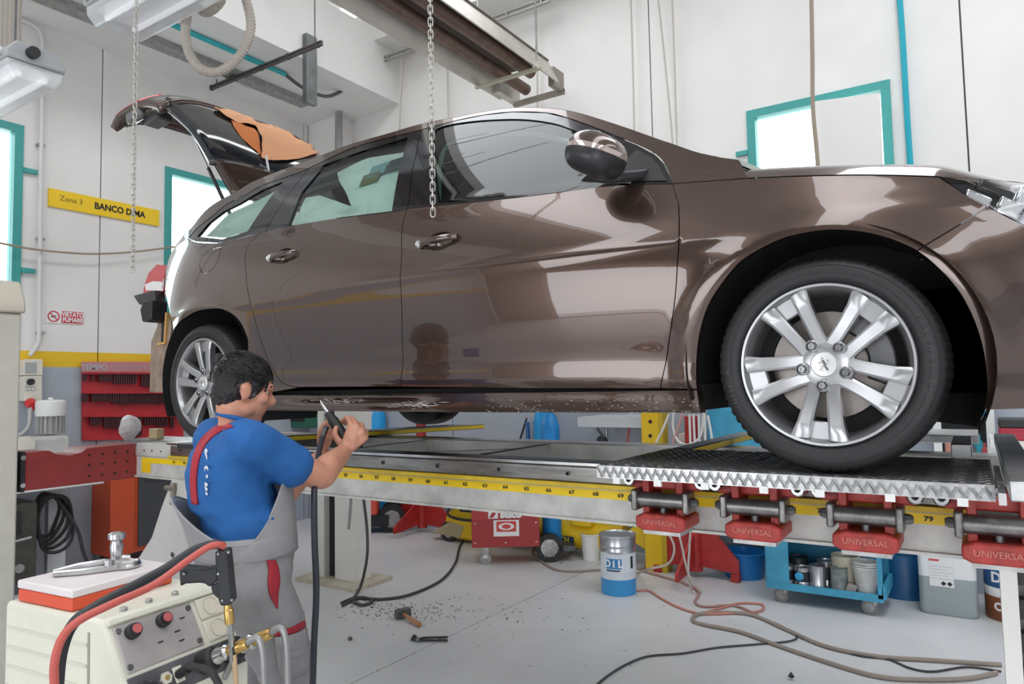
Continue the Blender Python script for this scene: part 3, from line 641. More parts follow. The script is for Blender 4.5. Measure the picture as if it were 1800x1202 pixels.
# masking paper over the raised tailgate glass
from mathutils.bvhtree import BVHTree
_g = gate(0, 1.25, 2.31, 3.55, 0, 40, 40); gbvh = BVHTree.FromPolygons([tuple(v) for v in _g.v], _g.f)
def drape(L, R, name, m, off, parent=None, k=14, amp=.006):
    L, R = spline([(x, y, 0) for x, y in L], 6), spline([(x, y, 0) for x, y in R], 6); rows = []
    for i_, (a, c) in enumerate(zip(L, R)):
        def cast(t):
            d = ray(a.x + (c.x - a.x) * t, a.y + (c.y - a.y) * t).normalized(); h_, n_, _i, _d = gbvh.ray_cast(CAM, d); return None if h_ is None else (h_, n_ if n_.dot(d) > 0 else -n_)
        t1_ = 1.
        while t1_ > .05 and cast(t1_) is None: t1_ -= .03
        row = [cast(t1_ * j_ / k) for j_ in range(k + 1)]
        if t1_ > .05 and all(q is not None for q in row): rows.append([q[0] - q[1] * (off + amp * sin(i_ * .5 + j_ * .35) + amp * .6 * sin(i_ * 1.1 - j_ * .6)) for j_, q in enumerate(row)])
    b = MB(); b.add([q for r in rows for q in r], [(i_ * (k + 1) + j_, i_ * (k + 1) + j_ + 1, (i_ + 1) * (k + 1) + j_ + 1, (i_ + 1) * (k + 1) + j_) for i_ in range(len(rows) - 1) for j_ in range(k)])
    return b.build(name, m, parent, smooth=60, solid=.0012)
mp = tag(drape([(374, 196), (400, 213), (425, 222), (446, 228), (457, 245), (456, 270), (462, 284), (500, 288)], [(378, 195), (432, 204), (470, 219), (500, 235), (524, 247), (545, 258), (560, 267), (566, 272)], 'masking_paper', mat('orange_masking_paper', (.80, .40, .21), .75, noise_amt=.08, noise_scale=4), .025), 'crumpled orange masking paper taped over the raised tailgate window', 'paper')
drape([(404, 214), (412, 230), (430, 252), (448, 268), (455, 274)], [(436, 226), (448, 232), (454, 246), (455, 262), (457, 274)], 'paper_fold', mat('orange_paper_inside', (.66, .20, .05), .75), .014, mp, amp=.002)
_d = ray(470, 288); _h = gbvh.ray_cast(CAM, _d.normalized())[0]
mt = MB().box(_h - _d.normalized() * .06, (.018, .006, .11), Matrix.Rotation(rad(-14), 3, 'Y')).build('tape_strip', paper_white, mp, bevel=.002)
# newspaper taped inside the rear windows
def newsmat():
    m = bpy.data.materials.new('newsprint'); m.use_nodes = True; nt = m.node_tree; b = nt.nodes['Principled BSDF']; b.inputs['Roughness'].default_value = .9
    tc = nt.nodes.new('ShaderNodeTexCoord'); mpn = nt.nodes.new('ShaderNodeMapping'); mpn.inputs['Rotation'].default_value = (0, rad(-8), 0); nt.links.new(tc.outputs['Object'], mpn.inputs[0])
    br = nt.nodes.new('ShaderNodeTexBrick'); br.inputs['Scale'].default_value = 1; br.inputs['Brick Width'].default_value = .012; br.inputs['Row Height'].default_value = .009; br.inputs['Mortar Size'].default_value = .0028
    br.inputs['Color1'].default_value = (.42, .46, .45, 1); br.inputs['Color2'].default_value = (.75, .8, .79, 1); br.inputs['Mortar'].default_value = (.78, .84, .83, 1)
    sp = nt.nodes.new('ShaderNodeSeparateXYZ'); nt.links.new(mpn.outputs[0], sp.inputs[0]); cb_ = nt.nodes.new('ShaderNodeCombineXYZ'); nt.links.new(sp.outputs[0], cb_.inputs[0]); nt.links.new(sp.outputs[2], cb_.inputs[1]); nt.links.new(cb_.outputs[0], br.inputs['Vector'])
    n = nt.nodes.new('ShaderNodeTexNoise'); n.inputs['Scale'].default_value = 7; nt.links.new(tc.outputs['Object'], n.inputs['Vector'])
    rp = nt.nodes.new('ShaderNodeValToRGB'); rp.color_ramp.elements[0].position = .47; rp.color_ramp.elements[1].position = .5; nt.links.new(n.outputs[0], rp.inputs[0])
    mx = nt.nodes.new('ShaderNodeMixRGB'); mx.inputs[2].default_value = (.78, .84, .83, 1); nt.links.new(rp.outputs[0], mx.inputs[0]); nt.links.new(br.outputs[0], mx.inputs[1]); nt.links.new(mx.outputs[0], b.inputs['Base Color']); return m
NEWS = newsmat()
def sheet(px, off, name, lab):
    p = tr(px); holder = thing(name, lab, 'newspaper', (p[0][0], side(*p[0]) + off, p[0][1]), 'newspaper masking inside the car windows')
    fn = lambda x, z: side(x, z) + .008 * sin(14 * x + 9 * z) + .004 * sin(31 * z - 12 * x)
    panel('sheet', p, NEWS, holder, off=off, rim=0, far=False, surf=fn); return holder, p
nh, npz = sheet([(508, 395), (530, 345), (552, 340), (610, 360), (580, 300), (640, 275), (706, 262), (686, 369), (600, 380)], .03, 'newspaper', 'newspaper sheet masking the rear door window from inside')
for q, mm in (((660, 296), mat('print_blue', (.25, .42, .48), .8)), ((690, 286), mat('print_dark', (.06, .08, .08), .8)), ((645, 312), mat('print_olive', (.20, .2, .12), .8))):
    c = tr([q])[0]; panel('printed_picture', [(c[0] - .05, c[1] - .035), (c[0] + .05, c[1] - .025), (c[0] + .05, c[1] + .035), (c[0] - .05, c[1] + .025)], mm, nh, off=.018, rim=0, far=False)
sheet([(350, 414), (392, 376), (420, 362), (460, 340), (490, 326), (432, 404), (390, 417)], .03, 'newspaper', 'newspaper sheet masking the rear quarter window from inside')

# stone chips and scuffs on the damaged sill
ch = MB(); rnd = random.Random(3)
for i in range(40, 230):
    x, y = (rnd.uniform(850, 1228), rnd.uniform(700, 727)) if i < 130 else (rnd.gauss(590, 26), rnd.gauss(704, 2.2)) if i < 190 else (rnd.gauss(735, 22), rnd.gauss(712, 2.5))
    q = tr([(x, y)])[0]; p = V((q[0], side(*q) - .0012, q[1])); a = rnd.uniform(-.5, .3); L_ = rnd.uniform(.0015, .006) if i < 130 else rnd.uniform(.008, .03); u_ = V((cos(a), 0, sin(a))) * L_; v_ = V((-sin(a), 0, cos(a))) * rnd.uniform(.0006, .0014)
    ch.add([p + u_, p + v_, p - u_, p - v_], [(0, 1, 2, 3)])
cho = ch.build('paint_chips', mat('bare_primer', (.48, .45, .42), .6), car, smooth=0); cho['kind'] = 'stuff'
# ------------------------------------------------------------------ frame-straightening bench under the car
BY = 2.25
beamm = mat('worn_white_beam', (.60, .60, .57), .5, .15, noise_amt=.35, noise_scale=9, col2=(.42, .42, .40))
binner = mat('bench_inner', (.56, .56, .52), .5, .25, noise_amt=.3, noise_scale=6)
tapem = mat('yellow_tape', (.83, .58, .01), .45, noise_amt=.08)
bench = thing('frame_bench', 'long grey steel frame bench with yellow measuring tape carrying the brown car', 'repair bench', (-2, 2.65, 1.1))
XB0, XB1 = -4.09, .42
MB().bb((XB0, BY, 1.105), (XB1, BY + .10, 1.216)).build('near_beam', beamm, bench, bevel=.004)
MB().bb((XB0 + .001, BY - .012, 1.098), (XB1, BY + .12, 1.107)).build('bottom_flange', beamm, bench)
ledge = MB().bb((XB0 + .35, BY - .022, 1.2165), (-.02, BY + .1, 1.232)).build('tape_ledge', mat('yellow_ledge', (.72, .50, .03), .5, noise_amt=.3), bench, bevel=.002)
rail = MB().bb((XB0 + .35, BY - .006, 1.233), (XB1, BY + .05, 1.287)).build('guide_rail', mat('worn_rail_steel', (.36, .35, .33), .3, .8, noise_amt=.5, noise_scale=14, stretch=(.3, 1, 3)), bench, bevel=.003)
MB().bb((XB0 + .3, BY + .0, 1.2875), (XB1, BY + .1, 1.303)).build('rail_cap', bare, bench, bevel=.003)
MB().bb((XB0, BY + .0, 1.217), (XB0 + .345, BY + .1, 1.29)).build('end_block', beamm, bench, bevel=.003)
def tapeX(n): return BY * lerp([(30, -2.113), (60, -.8423), (70, -.4187), (79, -.0559), (84, .145)], n)
MB().bb((XB0 + .06, BY - .0022, 1.181), (-.02, BY - .0005, 1.210)).build('measuring_tape', tapem, bench)
tp_ = bench.children[-1]
for n in range(41, 80):
    if n in (71, 72, 74, 75, 77, 78): continue
    text(str(n), .0185, (tapeX(n), BY - .003, 1.1955), (1, 0, 0), (0, 0, 1), ink, 'numeral', tp_, .0006, bold=.0006, sx=1.25)
MB().bb((XB0 + .06, BY - .003, 1.125), (XB0 + .15, BY - .0005, 1.180)).build('yellow_plate', yellow, bench)
for i in range(14):
    x = XB0 + .45 + i * .30
    MB().lathe([(.009, 0), (.009, -.004), (.005, -.004), (.005, .0)], (x, BY - .006, 1.262), (0, 1, 0), 14).build('rail_bolt', dark_steel, rail)
for x in (XB0 + .08, XB0 + .16, XB0 + .25): MB().cyl((x, BY - .001, 1.25), (x, BY + .01, 1.25), .006, n=10).build('bolt_hole', ink, bench)
MB().bb((XB0, 3.05, 1.10), (XB1, 3.13, 1.29)).build('far_beam', binner, bench)
MB().bb((XB0, 3.03, 1.2905), (XB1, 3.14, 1.30)).build('far_cap', bare, bench)
for x in (XB0 + .005, -2.62, -1.83, -.92, .25):
    MB().bb((x, BY + .1, 1.12), (x + .05, 3.05, 1.285)).build('cross_member', binner, bench)
MB().prism([(-2.6, BY + .12), (-2.55, BY + .12), (-1.85, 3.04), (-1.9, 3.04)], (0, 0, 1.235), (1, 0, 0), (0, 1, 0), (0, 0, .03)).build('brace', binner, bench)
def lifter(name, lab, x0, x1, y0, y1, ztop, m):
    return tag(MB().bb((x0, y0, 0), (x1, y1, ztop)).build(name, m, bevel=.004), lab, 'lift leg')
lm = mat('white_enamel', (.78, .77, .73), .4, noise_amt=.06)
lp = thing('lift_column', 'white lift leg with a dark slot standing behind the worker', 'lift leg', (-4.42, 4.15, 0))
MB().bb((-4.66, 4.10, .03), (-4.585, 4.28, 1.5)).build('side_plate', lm, lp); MB().bb((-4.585, 4.16, .03), (-4.46, 4.28, 1.5)).build('slot', black, lp); MB().bb((-4.46, 4.10, .03), (-4.22, 4.28, 1.5)).build('column', lm, lp, bevel=.006)
MB().bb((-4.8, 3.98, 0), (-4.1, 4.4, .03)).build('foot_plate', mat('worn_cream', (.62, .56, .45), .6, noise_amt=.3), lp)
MB().tube([(-4.235, 4.09, 1.2), (-4.25, 4.085, .75), (-4.29, 4.09, .45)], .008).build('lever', steel, lp)
rp_ = thing('lift_post', 'white slotted lift post at the right edge under the bench', 'lift post', (.08, 2.36, 0))
MB().bb((.028, 2.30, 0), (.066, 2.42, 1.097)).build('front_plate', lm, rp_); MB().bb((.10, 2.30, 0), (.20, 2.42, 1.097)).build('rear_plate', mat('grey_enamel', (.5, .5, .48), .5), rp_)
MB().bb((.066, 2.36, 0), (.10, 2.42, 1.097)).build('core', dark_steel, rp_)
for i in range(12): MB().bb((.067, 2.318, .06 + i * .088), (.099, 2.36, .11 + i * .088)).build('rung', black, rp_)
MB().bb((-.02, 2.22, 0), (.26, 2.5, .012)).build('base_plate', lm, rp_)
lb = thing('scissor_lift_stand', 'white tapered lift base plate on the floor left of the worker', 'lift base', (-5.15, 3.15, 0))
q = [onY(x, y, 3.1) for x, y in ((302, 842), (328, 842), (336, 895), (356, 930), (400, 962), (420, 1000), (420, 1058), (240, 1034), (240, 985), (266, 945), (284, 890))]
MB().prism([(p.x, max(0.0, p.z)) for p in q], (0, 3.1, 0), (1, 0, 0), (0, 0, 1), (0, .12, 0)).build('side_plate', lm, lb, bevel=.006)
c = onY(300, 858, 3.08); MB().cyl(c + V((-.06, 0, 0)), c + V((.05, 0, 0)), .02, n=14).cyl(c + V((.02, .0, -.12)), c + V((.04, 0, .04)), .016, n=10).build('release_lever', mat('greasy_steel', (.35, .3, .25), .4, .7), lb)
c = onY(303, 975, 3.095); MB().box(c, (.035, .012, .03), Matrix.Rotation(.5, 3, 'Y')).build('bolt', dark_steel, lb, bevel=.004)
# red pulling arm and its tower at the left end
arm = thing('frame_puller', 'dark red drilled steel arm bolted to the left end of the bench', 'pulling arm', (-4.2, 1.95, 1.09))
pr_ = [(1.675, 1.09), (2.249, 1.09), (2.249, 1.287), (1.98, 1.283), (1.95, 1.262), (1.89, 1.25), (1.83, 1.262), (1.79, 1.285), (1.675, 1.287)]
armm = mat('dark_red_paint', (.30, .035, .035), .4, noise_amt=.2, noise_scale=10)
MB().prism(pr_, (-4.31, 0, 0), (0, 1, 0), (0, 0, 1), (.215, 0, 0)).build('arm_beam', armm, arm, bevel=.004)
for y in (1.99, 2.06, 2.13, 2.2):
    for z in (1.13, 1.19, 1.245): MB().cyl((-4.0955, y, z), (-4.0935, y, z), .007, n=12).build('drilled_hole', ink, arm)
MB().bb((-4.32, 1.657, 1.085), (-4.088, 1.674, 1.292)).build('end_plate', black, arm)
for z in (1.12, 1.26): MB().lathe([(.012, 0), (.012, -.006)], (-4.0885, 1.665, z), (-1, 0, 0), 12).build('bolt', bare, arm)
tw = thing('pulling_tower', 'cream white pulling tower at the left edge beside the red arm', 'tower', (-4.3, 1.4, 0))
MB().bb((-4.75, 1.30, .06), (-4.09, 1.645, 2.0)).build('body', cream, tw, bevel=.012)
MB().prism([(-4.78, 2.0), (-4.07, 2.0), (-4.07, 2.06), (-4.14, 2.17), (-4.7, 2.17), (-4.78, 2.06)], (0, 1.28, 0), (1, 0, 0), (0, 0, 1), (0, .375, 0)).build('lid', mat('beige_plastic', (.62, .57, .47), .5), tw, bevel=.01)
MB().bb((-4.8, 1.25, 0), (-4.05, 1.68, .06)).build('foot', dark_steel, tw)
# anchoring clamps on the near beam
redc = mat('cast_red', (.46, .045, .035), .5, noise_amt=.45, noise_scale=25, bump=.15)
cl = thing('anchoring_clamp', '', 'clamp', (0, BY, 1.1), 'red clamps along the near bench beam')
MB().prism([(-.135, 1.254), (-.105, 1.242), (.105, 1.242), (.135, 1.254), (.135, 1.293), (-.135, 1.293)], (0, BY - .10, 0), (1, 0, 0), (0, 0, 1), (0, .07, 0)).build('jaw_body', redc, cl, bevel=.006)
for s in (-1, 1):
    MB().bb((s * .055 - .011, BY - .135, 1.16), (s * .055 + .011, BY - .025, 1.293)).build('rib', redc, cl, bevel=.003)
    b = MB().lathe([(.0205, 0), (.0205, -.02), (.017, -.024), (.009, -.024), (.009, -.012)], (s * .118, BY - .10, 1.271), (0, 1, 0), 20).build('roller', bare, cl); MB().cyl((s * .118, BY - .113, 1.271), (s * .118, BY - .11, 1.271), .009, n=12).build('bore', ink, b)
    text('50202' if s > 0 else 'UNIVERS', .017, (s * .082 + .0, BY - .1012, 1.272 if s > 0 else 1.262), (1, 0, 0), (0, 0, 1), mat('cast_letter', (.22, .03, .03), .6), 'casting_number', cl, .002)
cylm = mat('worn_cylinder_steel', (.27, .26, .25), .35, .85, noise_amt=.45, noise_scale=30)
MB().cyl((-.073, BY - .135, 1.214), (.073, BY - .135, 1.214), .0245, n=24).build('cylinder', cylm, cl)
for s in (-1, 1):
    MB().box((s * .083, BY - .135, 1.214), (.02, .066, .066)).build('cylinder_flange', cylm, cl, bevel=.006)
    MB().lathe([(.014, 0), (.014, .012), (.009, .02), (.005, .02)], (s * .093, BY - .135, 1.214), (s, 0, 0), 8).build('end_nut', dark_steel, cl)
MB().cyl((0, BY - .13, 1.17), (0, BY - .13, 1.20), .011, n=14).build('screw', dark_steel, cl)
MB().prism([(-.08, 1.133), (-.06, 1.123), (.06, 1.123), (.08, 1.133), (.08, 1.165), (.05, 1.175), (-.05, 1.175), (-.08, 1.165)], (0, BY - .165, 0), (1, 0, 0), (0, 0, 1), (0, .14, 0)).build('base_block', redc, cl, bevel=.006)
text('UNIVERSAL', .022, (0, BY - .1665, 1.149), (1, 0, 0), (0, 0, 1), mat('cast_letter2', (.62, .22, .18), .6), 'casting_name', cl, .002)
MB().bb((-.06, BY - .15, 1.11), (.06, BY - .03, 1.122)).build('base_pad', steel, cl)
cx_ = [-.835, -.555, -.265, .03]; labs = ['red bench clamp nearest the number 70 on the tape', 'red bench clamp just right of the number 73', 'red bench clamp between the numbers 76 and 79', 'red bench clamp right of the number 79 at the frame edge']
for i, x in enumerate(cx_):
    if i == 0: cl.location = (x, BY, 1.1); cl['label'] = labs[0]
    else: dup(cl, (x, BY, 1.1), labs[i])
# patterned plate under the front wheel
PT = GZ - .001
tpz = thing('tread_plate', 'patterned aluminium tread plate under the near front wheel', 'plate', (-.48, 2.2, PT - .04))
plm = mat('aluminium_tread', (.55, .55, .55), .32, .9, noise_amt=.35, noise_scale=18)
MB().bb((-.985, 1.965, PT - .006), (.025, 2.56, PT - .002)).bb((-.985, 1.965, PT - .040), (.025, 1.969, PT - .002)).build('plate', plm, tpz)
lug = MB()
for i in range(38):
    for j in range(23):
        x = -.97 + i * .0266 + (j % 2) * .0133; y = 1.985 + j * .0252
        if x < .015: 
            a = rad(38 if (i + j) % 2 else -38); R_ = Matrix.Rotation(a, 3, 'Z')
            lug.add([V((x, y, PT - .002)) + R_ @ V(p) for p in ((-.012, 0, 0), (0, -.0042, 0), (.012, 0, 0), (0, .0042, 0), (-.003, 0, .0025), (.003, 0, .0025))], [(0, 1, 4), (1, 5, 4), (1, 2, 5), (2, 3, 5), (3, 4, 5), (3, 0, 4)])
    x = -.972 + i * .0266
    for s in (-1, 1):
        R_ = Matrix.Rotation(rad(35 * s), 3, 'Y')
        lug.add([V((x + .0133 * (s > 0), 1.965, PT - .021)) + R_ @ V(p) for p in ((-.005, 0, -.019), (.005, 0, -.019), (.005, 0, .019), (-.005, 0, .019), (0, -.003, -.013), (0, -.003, .013))], [(0, 1, 4), (1, 2, 5, 4), (2, 3, 5), (3, 0, 4, 5)])
lo = lug.build('tread_lugs', plm, tpz); lo['kind'] = 'stuff'
for x in (-.93, -.80, -.66, -.5, -.36, -.2, -.05): MB().bb((x, 1.962, PT - .055), (x + .022, 1.972, PT - .036)).build('hook_tab', white_plastic, tpz)
MB().bb((-.98, 2.0, 1.304), (.0, 2.22, PT - .007)).build('plate_frame', dark_steel, tpz)
# bars and beams laid across the bench
alu = mat('aluminium_bar', (.58, .58, .58), .35, .9, noise_amt=.3)
tag(MB().bb((.045, 1.70, 1.335), (.105, 3.1, 1.374)).bb((.085, 1.70, 1.27), (.105, 1.73, 1.336)).build('support_bar', alu, bevel=.003), 'long aluminium bar lying across the bench right of the front wheel', 'bar')
tag(MB().bb((-.075, 2.58, 1.304), (-.02, 2.95, 1.374)).build('support_bar', alu, bevel=.003), 'short aluminium bar behind the tread plate', 'bar')
sb_ = thing('stepped_bar', 'narrow notched bar beside the tread plate corner', 'bar', (.035, 2.1, 1.304))
for i in range(3): MB().bb((.029, 1.85 + i * .19, 1.304), (.043, 2.03 + i * .19, 1.33)).build('segment', alu, sb_)
xb = thing('cross_beam', 'dark steel cross beam with yellow tape under the rear wheels', 'cross beam', (-3.05, 2.95, 1.225))
A_, B_ = V((-3.30, 2.16, 0)), V((-2.74, 3.78, 0)); dx = (B_ - A_).normalized(); nx = V((dx.y, -dx.x, 0))
def strip(mb, o0, o1, z0, z1, a=A_, b=B_):
    vs = [p + nx * o + V((0, 0, z)) for z in (z0, z1) for p, o in ((a, o0), (b, o0), (b, o1), (a, o1))]
    return mb.add(vs, [(0, 1, 2, 3), (4, 5, 6, 7), (0, 1, 5, 4), (1, 2, 6, 5), (2, 3, 7, 6), (3, 0, 4, 7)])
strip(MB(), -.12, .05, 1.304, 1.332).build('beam', mat('brown_steel', (.17, .15, .13), .35, .7, noise_amt=.3), xb)
strip(MB(), .0505, .052, 1.308, 1.328).build('tape', tapem, xb); strip(MB(), -.1, .03, 1.225, 1.303, A_ + dx * .25, B_ - dx * .85).build('web', dark_steel, xb); strip(MB(), .01, .04, 1.3325, 1.3345).build('bright_strip', bare, xb)
tag(MB().bb((-.97, 2.57, 1.304), (-.90, 3.5, 1.334)).build('cross_beam', mat('gun_steel', (.25, .24, .22), .3, .8, noise_amt=.3), bevel=.003), 'dark steel cross beam behind the tread plate by the front wheel', 'cross beam')
b = MB().bb((-.899, 2.6, 1.308), (-.8975, 3.5, 1.33)).build('tape', tapem, [o for o in C.objects if o.name.startswith('cross_beam')][-1])
fp = tag(MB().bb((-.5, 3.55, 1.3), (0, 3.98, PT - .001)).build('tread_plate', plm, bevel=.003), 'tread plate under the far front wheel', 'plate')
fs_ = tag(MB().bb((-3.28, 2.0, 1.304), (-2.96, 2.26, PT - .002)).build('wheel_pad', black, bevel=.006), 'black pad under the near rear wheel', 'pad')
# ------------------------------------------------------------------ the mechanic
import bmesh
from mathutils.bvhtree import BVHTree
def at(px, py, D): return CAM + ray(px, py) * D
def bake(mb, vox, it, name, m, parent, fn=None):
    me = bpy.data.meshes.new(name); me.from_pydata([tuple(v) for v in mb.v], [], mb.f); o = bpy.data.objects.new(name, me); C.objects.link(o)
    md = o.modifiers.new('r', 'REMESH'); md.mode = 'VOXEL'; md.voxel_size = vox
    me2 = bpy.data.meshes.new_from_object(o.evaluated_get(bpy.context.evaluated_depsgraph_get())); bpy.data.objects.remove(o)
    bm = bmesh.new(); bm.from_mesh(me2)
    for _ in range(it): bmesh.ops.smooth_vert(bm, verts=bm.verts, factor=.5, use_axis_x=True, use_axis_y=True, use_axis_z=True)
    if fn:
        bm.normal_update()
        for v in bm.verts: v.co = v.co + v.normal * fn(v.co)
    bvh = BVHTree.FromBMesh(bm)
    off = V(parent['_o'])
    for v in bm.verts: v.co -= off
    bm.to_mesh(me2); bm.free(); me2.name = name; me2.shade_smooth(); me2.materials.clear(); me2.materials.append(m)
    ob = bpy.data.objects.new(name, me2); C.objects.link(ob); ob.parent = parent; ob['_o'] = off[:]
    return ob, bvh
def limb(mb, pts, rad_, n=14):
    P = spline(pts, 6); R_ = [lerp([(i, r) for i, r in enumerate(rad_)], k / 6) for k in range(len(P))]
    mb.tube(P, R_, n); mb.sphere(P[0], R_[0]); mb.sphere(P[-1], R_[-1]); return mb
def rings(mb, spec, n=24):
    # spec: (centre, half right, half forward) ellipses stacked upward
    rs = []
    for c, a, b in spec:
        rs.append([V(c) + RD * (a * cos(t)) + FD * (b * sin(t)) for t in [2 * pi * i / n for i in range(n)]])
    return mb.loft(rs)
FD = V((.497, .867, 0)).normalized(); RD = V((FD.y, -FD.x, 0)); UP = V((0, 0, 1))
pel = at(432, 985, 2.33); man = thing('person', 'dark-haired man in blue t-shirt and grey bib overalls working under the car sill', 'person', (pel.x, pel.y, 0))
skin = mat('skin', (.62, .30, .20), .5, noise_amt=.15, noise_scale=14, col2=(.50, .21, .13))
shirtm = mat('blue_cotton', (.015, .115, .36), .85, noise_amt=.12, noise_scale=20, bump=.25, bump_scale=14)
greym = mat('grey_workwear', (.33, .325, .33), .85, noise_amt=.14, noise_scale=9, bump=.3, bump_scale=16)
redm = mat('dark_red_fabric', (.38, .02, .035), .7)
chest = at(408, 825, 2.36); ntop = at(418, 742, 2.40)
rsh, lsh = at(434, 772, 2.25), at(376, 766, 2.53)
rel, rwr = at(560, 836, 2.42), at(604, 795, 2.63)
lel, lwr = at(488, 872, 2.58), at(567, 802, 2.76)
# head axes: looking down along the sill
HF = (FD * .97 - V((.10, .0, 0)) + UP * -.26).normalized(); HR = HF.cross(UP).normalized(); HU = HR.cross(HF).normalized()
hc = at(431, 688, 2.41)
HS = .93
def H(r, f_, u): return hc + (HR * r + HF * f_ + HU * u) * HS
HM = Matrix((HR, HF, HU)).transposed()
b = MB()
def hs(r, f_, u, s, sc): b.sphere(H(r, f_, u), s * HS, sc, 20, 14, HM)
hs(0, -.015, .03, .1, (.78, .98, .9)); hs(0, .025, -.03, .08, (.78, .85, 1.05)); hs(0, .052, -.085, .036, (1.1, .9, .75)); hs(0, .045, -.05, .05, (1.05, .8, .9))
hs(0, .078, .035, .035, (1.5, .5, .45)); hs(0, .096, -.012, .022, (.75, 1.05, 1.0)); hs(0, .085, .012, .015, (.7, .8, 1.8)); hs(0, .075, -.058, .02, (1.3, .6, .5)); hs(0, .077, -.046, .018, (1.4, .5, .35))
for s in (-1, 1):
    hs(s * .046, .055, -.012, .03, (.8, .8, .8)); hs(s * .079, -.012, -.005, .03, (.28, .62, 1.05)); hs(s * .083, -.018, .008, .02, (.35, .9, .9)); hs(s * .055, .01, -.06, .035, (.5, .9, .8))
limb(b, [H(0, -.02, -.06), ntop + UP * .01, ntop - UP * .06], [.062, .062, .075])
rings(b, [(ntop - UP * .10, .14, .08), (chest, .16, .11), (pel + UP * .12, .15, .105)])
def arm(sh, el, wr, k=1.0):
    m1 = sh.lerp(el, .5); m2 = el.lerp(wr, .35); limb(b, [sh, m1, el, m2, wr], [.06 * k, .053 * k, .046 * k, .049 * k, .031 * k])
arm(rsh, rel, rwr); arm(lsh, lel, lwr)
# hands closed round the tool
t0, t1 = at(579, 729, 2.745), at(609, 775, 2.70); TD = (t1 - t0).normalized()
def hand(wr, kn, pp, tp, th, D, rk=.0165):
    Kp = [at(x, y, D[0]) for x, y in kn]; Pp = [at(x, y, D[1]) for x, y in pp]; Tp = [at(x, y, D[2]) for x, y in tp]; mid = sum(Kp, V((0, 0, 0))) / 4
    b.sphere(wr.lerp(mid, .6), .027, (1, 1, 1), 14, 10)
    for k_, p_, t_ in zip(Kp, Pp, Tp):
        limb(b, [wr.lerp(k_, .15), wr.lerp(k_, .6), k_], [.019, rk, .0125], 10); limb(b, [k_, p_, p_.lerp(t_, .55), t_], [.0120, .0105, .0095, .0080], 10)
    limb(b, [wr.lerp(mid, .25)] + [at(*q) for q in th], [.018, .0145, .012, .0095], 10)
hand(rwr, [(617, 747), (628, 751), (637, 759), (642, 770)], [(611, 734), (621, 737), (635, 746), (643, 758)], [(599, 741), (606, 745), (619, 752), (628, 762)], [(597, 777, 2.66), (589, 764, 2.67), (591, 751, 2.69)], (2.665, 2.70, 2.735))
hand(lwr, [(573, 744), (574, 753), (575, 762), (575, 771)], [(582, 738), (585, 747), (587, 756), (588, 765)], [(590, 744), (593, 752), (596, 761), (597, 770)], [(563, 775, 2.74), (564, 758, 2.72), (570, 745, 2.715)], (2.785, 2.765, 2.725), .015)
body, bvh_body = bake(b, .0045, 3, 'body', skin, man)
# hair
hb = MB(); hb.sphere(H(0, -.020, .036), .1 * HS, (.82, 1.02, .92), 24, 16, HM); hb.sphere(H(0, -.050, -.012), .08 * HS, (.92, .8, .9), 20, 14, HM); hb.sphere(H(0, .024, .086), .055 * HS, (1.05, .85, .55), 20, 12, HM)
for s in (-1, 1): hb.sphere(H(s * .066, .012, .03), .034 * HS, (.5, .9, 1.1), 14, 10, HM); hb.sphere(H(s * .071, .008, .0), .02 * HS, (.4, .6, 1.5), 12, 10, HM)
hairm = mat('black_hair', (.012, .011, .011), .5, bump=.9, bump_scale=70, stretch=(1, 1, 1), noise_amt=.2)
hair, _ = bake(hb, .005, 2, 'hair', hairm, man, lambda p: .004 * noise.noise(p * 60) + .003 * noise.noise(p * 130))
for s in (-1, 1):
  gh = MB(); gh.sphere(H(s * .071, .012, .002), .02, (.3, .7, 1.2), 14, 10, HM)
  bake(gh, .004, 1, 'grey_sideburn', mat('grey_hair', (.09, .087, .085), .9, bump=.8, bump_scale=120), hair, lambda p: .003 * noise.noise(p * 140))
st = MB()
for i in range(520):     # loose strands lying over the crown
    a, e = random.uniform(0, 2 * pi), random.uniform(-.25, 1.45); q = V((cos(a) * cos(e) * .089, sin(a) * cos(e) * .107 - .024, sin(e) * .096 + .045))
    if q.y > .055 and q.z < .06: continue
    tdir = V((random.uniform(-.3, .3), .8 + random.uniform(-.4, .3), -.25 - .6 * (q.z < .03))).normalized(); nrm = V((q.x, q.y + .024, q.z - .045)).normalized(); tdir = (tdir - nrm * tdir.dot(nrm)).normalized()
    pts = [q - tdir * .018, q + nrm * .004, q + tdir * .02 + nrm * .002]; st.tube([H(*p) for p in pts], [.0012, .0014, .0004], 3)
so_ = st.build('hair_strands', hairm, hair); so_['kind'] = 'stuff'
for s in (-1, 1): MB().sphere(H(s * .030, .064, .014), .0105, (1, 1, 1), 12, 8).build('eye', mat('eye_white', (.7, .68, .65), .2), body); MB().sphere(H(s * .031, .0725, .014), .004, nu=10, nv=6).build('pupil', ink, body); MB().tube([H(s * .012, .0925, .036), H(s * .035, .086, .041), H(s * .052, .072, .035)], .0035, 6).build('eyebrow', hairm, hair)
